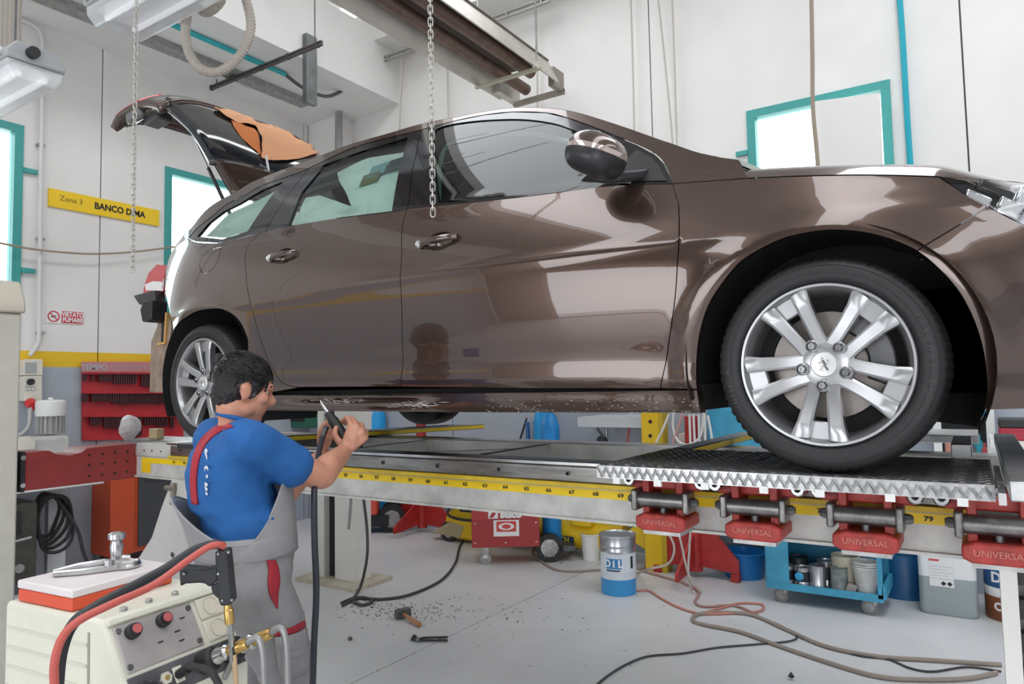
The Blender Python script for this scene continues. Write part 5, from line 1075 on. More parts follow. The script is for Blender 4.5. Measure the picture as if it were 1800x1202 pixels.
tr_ = thing('parts_trolley', 'light blue steel trolley on casters holding paint tins', 'trolley', (-.95, 5.5, 0)); y0, y1 = 5.30, 5.72; x0, x1 = -1.33, -.58
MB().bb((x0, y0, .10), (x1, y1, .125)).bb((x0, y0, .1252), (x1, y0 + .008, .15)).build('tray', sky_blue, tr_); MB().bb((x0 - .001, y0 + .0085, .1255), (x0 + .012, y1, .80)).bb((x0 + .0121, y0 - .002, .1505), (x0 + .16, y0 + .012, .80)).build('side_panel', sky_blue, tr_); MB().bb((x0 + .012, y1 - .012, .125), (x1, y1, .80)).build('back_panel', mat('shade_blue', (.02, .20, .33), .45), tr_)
MB().bb((x1 - .03, y0, .125), (x1, y0 + .03, .80)).build('corner_post', sky_blue, tr_); MB().bb((x0 + .22, y0 - .02, .50), (x1 - .14, y0 + .3, .60)).build('drawer', sky_blue, tr_, bevel=.004); MB().bb((x0 + .013, y0 + .013, .70), (x1 - .031, y1 - .013, .72)).build('top_shelf', sky_blue, tr_); MB().bb((x1 - .005, y0, .125), (x1 + .02, y1, .20)).build('end_lip', sky_blue, tr_)
for x in (x0 + .09, x1 - .09):
    for y in (y0 + .05, y1 - .06): wheelset(tr_, 'caster', (x - .0, y - .015, .052), .052, .03, mat('caster_rubber', (.2, .19, .18), .6), axis=(.25, 1, 0)); MB().box((x + .035, y, .082), (.03, .05, .036)).build('caster_fork', steel, tr_, bevel=.006)
def tin_(name, lab, x, y, r, h, m, z=.1255, lid=True, group='tins on the light blue trolley', band=None):
    o = thing(name, lab, 'paint tin' if 'tin' in name else 'bucket', (x, y, z), group)
    MB().lathe([(r, 0), (r, .004), (r * .985, .006), (r * .985, h - .006), (r * 1.02, h - .004), (r * 1.02, h), (r * .92, h), (r * .9, h - (.008 if lid else h * .85)), (0, h - (.008 if lid else h * .85))], (x, y, z), (0, 0, 1), 28, caps=False).build('can', m, o)
    if band: MB().lathe([(r * .99, h * .25), (r * .995, h * .25), (r * .995, h * .78), (r * .99, h * .78)], (x, y, z), (0, 0, 1), 28, caps=False).build('label_band', band, o)
    return o
blk = mat('tin_black', (.02, .025, .03), .35)
t1_ = tin_('paint_tin', 'black paint tin with a blue disc, leftmost on the trolley', -1.21, 5.40, .055, .13, tin, band=blk); t2_ = tin_('paint_tin', 'black paint tin with a blue disc, second from the left on the trolley', -1.10, 5.40, .055, .13, tin, band=blk)
for o, x in ((t1_, -1.21), (t2_, -1.10)): MB().sphere((x - .012, 5.346, .195), .03, (1, .12, 1), 16, 8).build('blue_disc', mat('disc_blue', (.05, .4, .7), .4), o)
tin_('paint_tin', 'open silver tin in the middle of the trolley', -.995, 5.39, .055, .155, tin, lid=False); tin_('paint_tin', 'silver tin behind the open tin on the trolley', -.96, 5.50, .06, .17, tin, band=mat('band_dark', (.05, .05, .06), .4)); tin_('paint_tin', 'dark tin at the back left of the trolley', -1.15, 5.52, .07, .17, blk)
tin_('paint_tin', 'dark grey and green smeared tin before the cream tub', -.855, 5.38, .055, .155, mat('smeared', (.25, .28, .27), .5, noise_amt=.6, noise_scale=20)); tin_('cream_tub', 'wide open cream tub on the trolley', -.83, 5.51, .095, .22, mat('cream_tub', (.72, .66, .52), .5), lid=False)
o = thing('white_bucket', 'lowest of the nested white paint-stained buckets on the trolley', 'bucket', (-.69, 5.40, .1255), 'nested white buckets on the trolley'); 
MB().lathe([(0, 0), (.062, 0), (.078, .17), (.086, .172), (.086, .184), (.078, .184)], (-.69, 5.40, .1255), (0, 0, 1), 28, caps=False).build('shell', mat('stained_white', (.66, .66, .64), .5, noise_amt=.35, noise_scale=12), o)
for k in (1, 2): tag(MB().lathe([(.080, .17 + .016 * k), (.087, .172 + .016 * k), (.087, .184 + .016 * k), (.076, .184 + .016 * k), (.07, .1)], (-.69, 5.40, .1255), (0, 0, 1), 28, caps=False).build('white_bucket', MATS['stained_white']), ('', 'middle', 'topmost')[k] + ' bucket nested in the white stack on the trolley', 'bucket', 'nested white buckets on the trolley')
tag(MB().box((-.775, 5.345, .158), (.06, .05, .06), Matrix.Rotation(.3, 3, 'Y')).build('sanding_block', mat('sand_grey', (.30, .28, .26), .8), bevel=.006), 'grey sanding block leaning beside the white buckets', 'block')
jc = thing('canister', 'translucent white canister half full of grey liquid', 'canister', (-.22, 5.72, 0)); jy, jx = 5.70, -.225
def rr(hx, hy, r, n=5):
    o = []
    for cx, cy, a0 in ((hx - r, hy - r, 0), (-hx + r, hy - r, pi / 2), (-hx + r, -hy + r, pi), (hx - r, -hy + r, 1.5 * pi)):
        o += [(cx + r * cos(a0 + pi / 2 * i / n), cy + r * sin(a0 + pi / 2 * i / n)) for i in range(n + 1)]
    return o
def jr(k, z): return [V((jx + x * k * .94 + y * .34 * 0, jy + y * k, z)) for x, y in rr(.178, .14, .045)]
MB().loft([jr(.94, .002), jr(1, .02), jr(1, .245)]).build('liquid', mat('grey_liquid', (.34, .39, .40), .3), jc, smooth=40); MB().loft([jr(1, .247), jr(1, .42), jr(.97, .46), jr(.8, .49), jr(.45, .5)]).build('shell', mat('milky_plastic', (.80, .81, .81), .35), jc, smooth=40)
b = jc; MB().cyl((jx + .06, jy, .5), (jx + .06, jy, .53), .03, n=16).build('cap', mat('cap_blue', (.02, .15, .4), .4), jc); MB().tube([(jx - .1, jy, .49), (jx - .08, jy, .56), (jx, jy, .565), (jx + .02, jy, .49)], .016).build('grip', MATS['milky_plastic'], jc)
MB().bb((jx - .10, jy - .1435, .19), (jx + .04, jy - .1415, .37)).build('label', paper_white, jc); MB().bb((jx - .10, jy - .145, .355), (jx - .04, jy - .1436, .368)).build('label_red', mat('lab_red', (.6, .08, .08), .5), jc)
for x in (-.02, .015): MB().box((jx + x, jy - .1445, .212), (.022, .002, .022), Matrix.Rotation(pi / 4, 3, 'Y')).build('hazard_mark', ink, jc)
for k in range(5): MB().bb((jx - .09, jy - .1445, .24 + .02 * k), (jx + (.03 - .02 * (k % 2)), jy - .1437, .243 + .02 * k)).build('label_line', mat('label_grey', (.5, .5, .5), .6), jc)
dc = V((.13, 5.735, 0)); dr = thing('paint_drum', 'blue and brown paint drum partly behind the canister', 'drum', tuple(dc)); 
for z0_, z1_, m in ((0, .15, mat('drum_brown', (.20, .06, .02), .4)), (.151, .21, paper_white), (.211, .34, mat('drum_navy', (.02, .10, .26), .4)), (.341, .36, paper_white), (.361, .56, mat('drum_blue', (.01, .20, .58), .35))): MB().lathe([(.15, z0_), (.152, z0_ + .003), (.152, z1_ - .003), (.15, z1_)], dc, (0, 0, 1), 32).build('band', m, dr)
for s_, z_, sz in (('DI', .275, .09), ('OVA', .09, .07)):
    for i, ch in enumerate(s_): a_ = -pi / 2 - .35 + (i - .5) * sz * .75 / .15; nn = V((cos(a_), sin(a_), 0)); text(ch, sz, dc + nn * .1535 + V((0, 0, z_)), V((-nn.y, nn.x, 0)), EZv, paper_white, 'lettering', dr, .001, bold=.003)
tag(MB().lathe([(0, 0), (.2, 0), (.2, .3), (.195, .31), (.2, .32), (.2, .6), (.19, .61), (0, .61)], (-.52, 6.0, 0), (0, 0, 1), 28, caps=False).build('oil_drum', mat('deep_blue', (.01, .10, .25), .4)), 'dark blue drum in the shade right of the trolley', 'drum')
# ------------------------------------------------------------------ along the back wall, seen between car and bench
def BW(px, py, d=.15): return onY(px, py, YB - d)
def bwbox(name, lab, cat, px0, py0, px1, py1, d0, d1, m, bevel=.004):
    a_, b_ = BW(px0, py0, d1), BW(px1, py1, d1); return tag(MB().bb((a_.x, YB - d1, b_.z), (b_.x, YB - d0, a_.z)).build(name, m, bevel=bevel), lab, cat)
c0 = BW(956, 790, .105); tag(MB().lathe([(0, 0), (.1, 0), (.1, 1.2), (.08, 1.3), (.03, 1.33)], (c0.x, c0.y, .0), (0, 0, 1), 24, caps=False).build('gas_cylinder', mat('cyl_blue', (.01, .32, .70), .35)), 'tall bright blue gas cylinder against the back wall', 'gas cylinder')
c1 = BW(662, 790, .115); tag(MB().lathe([(0, 0), (.11, 0), (.11, 1.25), (.08, 1.33), (.03, 1.36)], (c1.x, c1.y, .0), (0, 0, 1), 24, caps=False).build('gas_cylinder', MATS['cyl_blue']), 'blue gas cylinder beyond the hands of the mechanic', 'gas cylinder')
sg = thing('spray_gun', 'small blue spray gun hanging by its hose on the back wall', 'spray gun', tuple(BW(926, 740, .1))); MB().cyl(BW(927, 742, .1), BW(929, 776, .1), .022, n=10).build('body', mat('gun_blue', (.03, .15, .35), .4), sg); MB().tube([BW(926, 735, .1), BW(918, 760, .1), BW(912, 778, .1)], .01).build('strap', black, sg)
ws = thing('wall_shelf', 'grey metal shelf with bracket on the back wall beside the yellow post', 'shelf', tuple(BW(1075, 752, .3))); a_, b_ = BW(1015, 733, .5), BW(1132, 752, .5); MB().bb((a_.x, YB - .5, b_.z), (b_.x, YB, a_.z)).build('board', mat('shelf_grey', (.58, .60, .62), .5), ws); MB().cyl(BW(1050, 753, .45), BW(1068, 778, .1), .014, n=8).build('bracket', steel, ws); MB().cyl(BW(1066, 753, .2), BW(1066, 790, .2), .016, n=8).build('upright', steel, ws); MB().lathe([(.05, 0), (.05, .03)], BW(1057, 775, .25), (0, 1, 0), 16).build('knob', black, ws)
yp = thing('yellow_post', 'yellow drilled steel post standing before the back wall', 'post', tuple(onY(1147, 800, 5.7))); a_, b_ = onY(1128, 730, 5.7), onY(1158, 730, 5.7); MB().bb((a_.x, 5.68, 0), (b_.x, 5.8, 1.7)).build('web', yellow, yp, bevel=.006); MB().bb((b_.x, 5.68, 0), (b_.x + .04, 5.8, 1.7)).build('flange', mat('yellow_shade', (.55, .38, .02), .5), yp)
for py in (741, 766): p = onY(1143, py, 5.679); MB().cyl(p, p + V((0, -.003, 0)), .016, n=12).build('hole', ink, yp)
wc = mat('white_cable', (.70, .68, .66), .5); pinkc = mat('pink_cable', (.55, .28, .25), .5)
cabs = [([(1176, 728), (1165, 755), (1150, 790)], wc), ([(1184, 728), (1183, 750), (1192, 775), (1212, 781), (1232, 765), (1238, 728)], wc), ([(1200, 728), (1192, 752), (1180, 792)], pinkc), ([(1212, 728), (1214, 790)], wc), ([(1219, 728), (1222, 790)], wc), ([(1228, 728), (1230, 790)], wc), ([(1244, 730), (1252, 775)], wc), ([(1107, 733), (1105, 760), (1102, 788)], mat('red_cable', (.5, .08, .07), .5))]
for i, (pp, m) in enumerate(cabs): tag(MB().tube(spline([onY(x, y, 5.55) for x, y in pp] + [onY(pp[-1][0] + 3, 830, 5.55)], 6), .010, 6).build('hanging_cable', m), '%s hanging cable right of the yellow post' % ('first', 'looped second', 'pink third', 'fourth', 'fifth', 'sixth', 'last')[i], 'cable', 'cables hanging right of the yellow post') if i < 7 else tag(MB().tube(spline([onY(x, y, 5.8) for x, y in pp] + [onY(1101, 830, 5.8)], 6), .009, 6).build('hanging_cable', m), 'thin red cable hanging left of the yellow post', 'cable')
bwbox('socket_block', 'pale socket block among the hanging cables', 'socket', 1192, 762, 1212, 790, .0, .45, mat('pale_pink', (.7, .6, .57), .5))
bwbox('blue_machine', 'light blue machine cabinet behind the front wheel', 'machine', 1240, 700, 1345, 800, .1, .6, sky_blue, .02)
bwbox('green_crate', 'dark green crate seen behind the head of the mechanic', 'crate', 470, 700, 540, 752, .28, .55, mat('crate_green', (.02, .12, .08), .5), .01)
for k in (0, 1):
    a_ = onY(478 + 33 * k, 728, YB - .555); b_ = onY(502 + 33 * k, 741, YB - .555); MB().bb((a_.x, YB - .558, b_.z), (b_.x, YB - .5505, a_.z)).build('crate_window', ink, bpy.data.objects['green_crate'])
bwbox('white_cabinet', 'white wall cabinet seen beyond the hands of the mechanic', 'cabinet', 590, 690, 645, 772, .05, .3, white_plastic)
bwbox('red_extinguisher_box', 'red box on the back wall seen left of the chisel', 'box', 556, 700, 575, 775, .05, .25, mat('box_red', (.55, .04, .05), .45))
# clutter behind the front wheel on the right
sr_ = thing('storage_rack', 'steel rack crowded with bottles behind the front wheel', 'rack', (.0, 5.9, 0)); xr0, xr1 = onY(1640, 740, 5.95).x, onY(1748, 740, 5.95).x
for z in (.95, 1.30): MB().bb((xr0, 5.93, z - .02), (xr1, 6.18, z)).build('shelf', steel, sr_)
for x in (xr0, xr1 - .05): MB().bb((x, 5.90, 0), (x + .05, 5.94, 1.75)).build('upright', white_plastic, sr_)
MB().bb((xr0, 6.18, .9), (xr1, 6.2, 1.7)).build('back', black, sr_)
cols = [(.7, .3, .25), (.6, .6, .62), (.03, .25, .45), (.65, .62, .3), (.75, .75, .75), (.1, .1, .12), (.02, .3, .38), (.5, .08, .08)]; xs_ = [xr0 + .09 + i * (xr1 - xr0 - .16) / 7 for i in range(8)]
cn = ['pink', 'grey', 'blue', 'yellowish', 'white', 'black', 'teal', 'red']
for k, z in enumerate((.951, 1.301)):
    for i in range(8):
        r = random.uniform(.022, .032); h = random.uniform(.14, .24); c_ = cols[(i + 3 * k) % 8]
        tag(MB().lathe([(0, 0), (r, 0), (r, h * .7), (r * .45, h * .82), (r * .45, h), (0, h)], (xs_[i], 6.05, z), (0, 0, 1), 14, caps=False).build('bottle', mat('bottle_%d' % ((i + 3 * k) % 8), c_, .4)), '%s bottle on the %s shelf of the storage rack' % (cn[(i + 3 * k) % 8], ('lower', 'upper')[k]), 'bottle', 'bottles on the storage rack')
rb = thing('red_toolbox', 'red toolbox with black lid at the right edge', 'toolbox', tuple(onY(1790, 778, 5.3))); a_, b_ = onY(1756, 752, 5.3), onY(1850, 776, 5.3); MB().bb((a_.x, 5.3, b_.z), (b_.x, 5.6, a_.z)).build('case', mat('crimson', (.38, .02, .04), .45), rb, bevel=.008); MB().bb((a_.x, 5.3, a_.z), (b_.x, 5.6, onY(1756, 737, 5.3).z)).build('lid', black, rb, bevel=.008)
zz = b_.z; wt = thing('white_table', 'white table under the red toolbox at the right edge', 'table', (a_.x, 5.4, 0)); MB().bb((a_.x - .05, 5.2, zz - .04), (b_.x + .3, 5.85, zz - .0005)).build('top', white_plastic, wt); 
for x in (a_.x, b_.x + .2): MB().bb((x, 5.25, 0), (x + .05, 5.3, zz - .04)).build('leg', white_plastic, wt)
# ------------------------------------------------------------------ spot welder in the foreground
AA = (_r0 * sin(rad(27)) + _f0 * cos(rad(27))).normalized(); BB_ = (_r0 * cos(rad(27)) - _f0 * sin(rad(27))).normalized()
K = at(182, 1092, 1.52); 
AS = .66
def Lm(a, b_, z): return K + AA * (a * AS) + BB_ * b_ + UP * z
sw = thing('spot_welder', 'cream spot welder with sloping control panel in the left foreground', 'spot welder', (K.x, K.y, 0)); ivory = mat('ivory_paint', (.70, .69, .58), .45, noise_amt=.08)
def ext(poly, a0, a1): 
    return MB().prism(poly, K + AA * a0 * AS, BB_, UP, AA * (a1 - a0) * AS)
SL, SB = .105, -.175         # slope run and drop
ext([(-.374, -.012), (-.366, 0), (-.006, 0), (SL, SB), (SL, -.62), (-.374, -.62)], 0, .46).build('case', ivory, sw, bevel=.008)
for i in range(7): ext([(-.36, -.055 - .045 * i), (-.055, -.055 - .045 * i), (-.055, -.061 - .045 * i), (-.36, -.061 - .045 * i)], -.004, .002).build('louvre', mat('ivory_shade', (.60, .59, .50), .5), sw)
ext([(-.052, -.03), (-.046, -.03), (-.040, -.6), (-.048, -.6)], -.003, .002).build('side_seam', mat('seam_dirt', (.32, .31, .25), .7), sw)
sd = (BB_ * SL + UP * SB).normalized(); sn = (BB_ * -SB + UP * SL).normalized(); S0 = Lm(0, -.006, 0)
def onS(a, s_, n_=0): return S0 + AA * (a * AS) + sd * s_ + sn * n_
def splate(name, a0, a1, s0, s1, n0, n1, m, bev=.003):
    return MB().add([onS(a, s_, n_) for n_ in (n0, n1) for a, s_ in ((a0, s0), (a1, s0), (a1, s1), (a0, s1))], [(3, 2, 1, 0), (4, 5, 6, 7), (0, 1, 5, 4), (1, 2, 6, 5), (2, 3, 7, 6), (3, 0, 4, 7)]).build(name, m, sw, bevel=bev)
splate('rim_frame', .008, .45, .004, .018, 0, .010, ivory); panelm = mat('panel_grey', (.44, .41, .40), .4, .2, noise_amt=.18, noise_scale=10)
splate('control_panel', .022, .315, .022, .128, .0, .006, panelm); splate('connector_panel', .012, .452, .135, .205, .0, .005, mat('grimy_panel', (.14, .14, .15), .45, .4, noise_amt=.5, noise_scale=16))
for s0 in (.020, .076): so_k = splate('socket', .335, .440, s0, s0 + .052, .0, .008, mat('socket_cream', (.62, .58, .48), .45), .006); c_ = onS(.3875, s0 + .026, .0085); MB().lathe([(.021, 0), (.021, .001), (.018, -.004), (0, -.005)], c_, sn, 24, caps=False).build('socket_ring', mat('ring_shade', (.45, .42, .34), .5), so_k)
for a, s_ in ((.075, .045), (.19, .043)):
    c_ = onS(a, s_, .006); kn = MB().lathe([(.0165, 0), (.0165, .012), (.0135, .014), (.0135, .022)], c_, sn, 20).build('knob', black, sw); MB().lathe([(.0105, .022), (.0105, .0245), (0, .025)], c_, sn, 16, caps=False).build('knob_cap', mat('knob_red', (.55, .13, .13), .45), kn)
for a, s_ in ((.035, .034), (.30, .034), (.035, .115), (.30, .115)): MB().lathe([(.007, 0), (.006, .003)], onS(a, s_, .006), sn, 12).build('panel_screw', dark_steel, sw)
for a, s_, l in ((.15, .085, .02), (.22, .075, .022), (.225, .098, .02), (.255, .05, .02)): splate('marking', a, a + l, s_, s_ + .0035, .006, .0066, ink, 0)
for a, rr_, m in ((.05, .019, black), (.085, .009, black)): MB().lathe([(rr_, 0), (rr_, .006), (rr_ * .7, .012)], onS(a, .17, .005), sn, 20).build('button', m, sw)
hx_ = MB().lathe([(.014, 0), (.014, .006), (.008, .006)], onS(.135, .165, .005), sn, 6).build('hex_socket', mat('cream_nut', (.6, .57, .48), .4), sw); MB().lathe([(.005, .006), (.005, .010)], onS(.135, .165, .005), sn, 10).build('jack', brass, hx_)
pg = splate('plug_plate', .165, .20, .150, .185, .005, .008, ivory); MB().tube(spline([onS(.182, .168, .008), onS(.182, .168, .05), onS(.20, .20, .09), onS(.215, .26, .09), onS(.23, .36, .08)], 6), .008, 8).build('plug_cable', rubber, sw)
MB().cyl(onS(.182, .168, .008), onS(.182, .168, .045), .011, n=12).build('plug', black, sw)
for a in (.29, .40):
    c_ = onS(a, .165, .005); tdir = (sn * .8 + AA * .25 + BB_ * .2).normalized(); MB().lathe([(.028, 0), (.028, .025), (.022, .03)], c_, tdir, 20).build('terminal', black, sw); MB().lathe([(.017, .028), (.019, .04), (.016, .052), (.019, .064), (.014, .07)], c_, tdir, 18).build('clamp_collar', bare, sw); MB().lathe([(.0125, .068), (.0135, .075), (.0135, .115), (.011, .12)], c_, tdir, 16).build('brass_sleeve', brass, sw)
    e_ = c_ + tdir * .118; MB().tube(spline([e_, e_ + tdir * .03, e_ + tdir * .045 - UP * .05, e_ + tdir * .05 - UP * .2], 6), .008, 8).build('lead', mat('grey_lead', (.3, .3, .3), .4, .5), sw)
ext([(-.38, -.66), (.15, -.66), (.15, -.62), (-.38, -.62)], -.02, .5).build('cart_shelf', dark_steel, sw)
for a in (.0, .48):
    for b_ in (-.36, .13): p = Lm(a, b_, 0); MB().cyl((p.x, p.y, .06), (p.x, p.y, K.z - .65), .014, n=10).build('cart_leg', dark_steel, sw); MB().cyl(V((p.x, p.y, .04)) - AA * .015, V((p.x, p.y, .04)) + AA * .015, .04, n=18).build('caster', rubber, sw)
# red plastic case with white lid on top of it
bxx = thing('tool_case', 'flat orange-red case with a whitish lid lying on the spot welder', 'case', tuple(Lm(.15, -.12, 0)))
def bxp(name, a0, a1, b0, b1, z0, z1, m): return MB().add([Lm(a, b_, z) for z in (z0, z1) for a, b_ in ((a0, b0), (a0, b1), (a1, b1), (a1, b0))], [(3, 2, 1, 0), (4, 5, 6, 7), (0, 1, 5, 4), (1, 2, 6, 5), (2, 3, 7, 6), (3, 0, 4, 7)]).build(name, m, bxx, bevel=.004)
bxp('tray', .012, .40, -.338, -.126, .001, .030, mat('case_red', (.66, .08, .03), .4)); bxp('lid', .010, .402, -.34, -.124, .0305, .050, mat('lid_white', (.72, .66, .66), .35))
# locking pliers lying on the case
lpz = thing('locking_pliers', 'chrome locking pliers with clamp lying on the whitish case lid', 'pliers', tuple(Lm(.2, -0.240, .05))); zt_ = .058; 
MB().tube([Lm(.10, -0.295, zt_), Lm(.155, -0.255, zt_ + .01), Lm(.22, -0.225, zt_ + .012), Lm(.27, -0.205, zt_ + .006)], [.008, .009, .010, .008], 10).build('upper_grip', bare, lpz)
MB().tube([Lm(.085, -0.280, zt_), Lm(.14, -0.240, zt_), Lm(.2, -0.215, zt_), Lm(.245, -0.195, zt_)], [.007, .008, .009, .008], 10).build('lower_grip', bare, lpz); MB().cyl(Lm(.225, -0.210, zt_ - .005), Lm(.225, -0.210, zt_ + .02), .012, n=14).build('pivot', bare, lpz)
MB().tube(spline([Lm(.24, -0.200, zt_), Lm(.27, -0.175, zt_), Lm(.31, -0.180, zt_), Lm(.335, -0.205, zt_)], 5), .008, 8).build('jaw', bare, lpz); MB().tube(spline([Lm(.25, -0.220, zt_ + .01), Lm(.29, -0.240, zt_ + .012), Lm(.33, -0.230, zt_ + .008)], 5), .008, 8).build('jaw', bare, lpz)
MB().lathe([(.012, 0), (.016, .03), (.012, .045), (.02, .05), (.02, .062), (.012, .066)], Lm(.285, -0.240, zt_ + .012), (0, 0, 1), 16).build('clamp_screw', bare, lpz)
for (a, b_) in ((.10, -.03), (.2, -.035), (.3, -.03)): tag(MB().lathe([(.008, 0), (.008, .006), (.005, .008)], Lm(a, b_, .0005), (0, 0, 1), 10).build('small_nut', steel), '%s of the three loose nuts on the spot welder' % {.10: 'nearest', .2: 'middle', .3: 'farthest'}[a], 'nut', 'nuts on the spot welder')
# welding gun hung in front, with its leads
gun = thing('welding_gun', 'black pistol welding gun with brass nozzle hanging in front of the man', 'welding gun', tuple(at(395, 1010, 1.62))); gm = mat('gun_black', (.022, .024, .027), .45); D_ = 1.62
def gpoly(pts, w_, name, m=gm, bev=.005): 
    c_ = [at(x, y, D_) for x, y in pts]; return MB().add([p - FWD * w_ / 2 for p in c_] + [p + FWD * w_ / 2 for p in c_], [tuple(range(len(c_))), tuple(range(len(c_), 2 * len(c_)))[::-1]] + [(i, len(c_) + i, len(c_) + (i + 1) % len(c_), (i + 1) % len(c_)) for i in range(len(c_))]).build(name, m, gun, bevel=bev)
gpoly([(382, 966), (404, 963), (413, 1052), (409, 1060), (392, 1061), (388, 1050)], .034, 'barrel'); gpoly([(319, 997), (326, 993), (366, 997), (386, 992), (388, 1016), (372, 1029), (362, 1021), (330, 1023), (321, 1028)], .030, 'handle'); gpoly([(371, 1029), (388, 1020), (389, 1052), (382, 1050), (374, 1042)], .006, 'trigger_guard', gm, .002)
for x, y in ((384, 973), (402, 970), (391, 1055), (408, 1054), (324, 1008), (384, 1008)): c_ = at(x, y, D_ - .0175); MB().cyl(c_, c_ - FWD * .003, .003, n=8).build('screw', steel, gun)
MB().tube([at(400, 1060, D_), at(401, 1070, D_), at(402, 1072, D_), at(404, 1095, D_)], [.008, .009, .011, .011], 12).build('brass_nozzle', brass, gun); MB().tube([at(404, 1095, D_), at(408, 1130, D_), at(411, 1160, D_)], .006, 8).build('electrode', black, gun); MB().tube([at(411, 1150, D_), at(416, 1215, D_)], .006, 8).build('wooden_rod', mat('ash_wood', (.6, .42, .24), .6), gun)
MB().tube([at(405, 1096, D_), at(409, 1160, D_), at(395, 1190, D_ + .02), Lm(.43, .09, -.14)], .007, 8).build('hanger', steel, gun)
for nm, lab, m, r, pts in (('power_lead', 'thick black lead looping from the gun over the tool case', mat('lead_black', (.02, .024, .028), .45), .0105, ((392, 960, 1.62), (375, 957, 1.62), (340, 968, 1.6), (290, 1000, 1.55), (235, 1030, 1.47), (170, 1065, 1.38), (130, 1095, 1.33), (110, 1140, 1.3), (102, 1202, 1.3), (100, 1300, 1.32))), ('gas_lead', 'red lead looping from the gun over the tool case', mat('lead_red', (.52, .10, .08), .45), .0075, ((394, 961, 1.61), (385, 957, 1.6), (365, 962, 1.58), (330, 985, 1.54), (270, 1028, 1.46), (200, 1060, 1.37), (140, 1090, 1.31), (110, 1120, 1.28), (96, 1165, 1.27), (96, 1215, 1.27), (97, 1300, 1.28)))):
    tag(MB().tube(spline([at(*p) for p in pts], 8), r, 10).build(nm, m), lab, 'cable')
# ------------------------------------------------------------------ on the floor
hm = thing('hammer', 'hammer with a wooden handle lying on the floor', 'hammer', tuple(onZ(712, 1085))); h0, h1 = onZ(708, 1078, .03), onZ(738, 1098, .018)
hd = (h1 - h0); hd.z = 0; hd.normalize(); hp = V((-hd.y, hd.x, 0))
MB().tube([h0 + V((0, 0, 0)), h0.lerp(h1, .5), h1], [.012, .014, .017], 10).build('handle', mat('hickory', (.45, .20, .09), .5, noise_amt=.2), hm)
MB().add([h0 + hp * a + hd * b_ + V((0, 0, c_)) for a in (-.055, .055) for b_ in (-.022, .022) for c_ in (-.029, .032)], [(0, 1, 3, 2), (4, 6, 7, 5), (0, 4, 5, 1), (2, 3, 7, 6), (0, 2, 6, 4), (1, 5, 7, 3)]).build('head', dark_steel, hm, bevel=.005)
pn = thing('pincers', 'black end-cutting pincers lying on the floor', 'pincers', tuple(onZ(755, 1125)))
for s in (-1, 1): 
    q = [onZ(724, 1123 - 1 * s, .01), onZ(728, 1120 + 3.5 * s, .01), onZ(735, 1123.5 + .6 * s, .01), onZ(745, 1123 + 2.2 * s, .01), onZ(787, 1122.5 + 3 * s, .01)]; MB().tube(spline(q, 4), [.008] * 8 + [.007] * 9, 8).build('half', gm, pn)
MB().cyl(onZ(734, 1123.5, .0), onZ(734, 1123.5, .022), .012, n=12).build('rivet', dark_steel, pn)
tag(MB().sphere(onZ(615, 1122, .012), .014, (1.2, 1, .85), 10, 8).build('nut', dark_steel), 'single dark nut on the floor by the hose', 'nut'); 
tag(MB().tube([onZ(1388, 1190, .012), onZ(1391, 1184, .03), onZ(1393, 1190, .012)], .011, 8).build('black_clip', black), 'small black clip on the floor at the lower right', 'clip')
deb = MB()
for i in range(520):
    x, y = (random.gauss(700, 55), random.gauss(1072, 11)) if i < 330 else (random.gauss(830, 90), random.gauss(1082, 16)) if i < 450 else (random.uniform(560, 1300), random.uniform(1000, 1190))
    if x < 575: continue
    p = onZ(x, y, .0); s_ = random.uniform(.002, .0065) * (1 if i < 450 else .7); a = random.uniform(0, pi); u = V((cos(a), sin(a), 0)) * s_ * random.uniform(1, 2.6); v_ = V((-sin(a), cos(a), 0)) * s_
    deb.add([p + u, p + v_, p - u, p - v_, p + V((0, 0, s_ * .7))], [(0, 1, 4), (1, 2, 4), (2, 3, 4), (3, 0, 4)])
tag(deb.build('floor_debris', mat('debris', (.06, .055, .05), .8), smooth=0), 'dark flakes and dust scattered on the concrete floor', 'debris', kind='stuff')
def floorcable(name, lab, px, r, m, z=None, group=None): return tag(MB().tube(spline([onZ(p[0], p[1], r + (p[2] if len(p) > 2 else .001)) for p in px], 8), r, 8).build(name, m), lab, 'cable', group)
dk, tan, pk = mat('dark_cable', (.05, .05, .052), .5), mat('taupe_cable', (.30, .25, .21), .55), mat('coral_cable', (.55, .22, .17), .55)
floorcable('floor_cable', 'dark cable running from the lift column to the red welder', [(600, 1060), (618, 1052), (640, 1050), (655, 1056), (640, 1063), (622, 1058), (632, 1051), (670, 1053), (720, 1045), (775, 1020), (800, 990), (808, 960), (820, 940)], .011, dk)
tag(MB().tube(spline([onY(638, 868, 4.0), onY(645, 930, 4.0), onY(645, 980, 3.95), onZ(634, 1030, .05), onZ(618, 1054, .012), onZ(602, 1064, .012)], 8), .011, 8).build('hanging_cable', dk), 'dark cable dropping beside the white lift column', 'cable')
floorcable('floor_cable', 'thick taupe cable sweeping along the lower right floor', [(1752, 1182), (1700, 1192), (1620, 1194), (1540, 1188), (1450, 1162), (1370, 1135), (1300, 1110), (1240, 1098), (1218, 1090), (1225, 1080), (1260, 1076), (1320, 1080), (1380, 1105), (1450, 1135), (1540, 1153), (1640, 1160), (1760, 1168)], .012, tan)
floorcable('floor_cable', 'thin grey cable crossing to the lower edge of the floor', [(1040, 1212), (1065, 1190), (1100, 1168), (1140, 1153), (1200, 1148), (1260, 1138), (1330, 1132), (1385, 1127), (1400, 1118), (1370, 1098), (1320, 1080)], .006, dk)
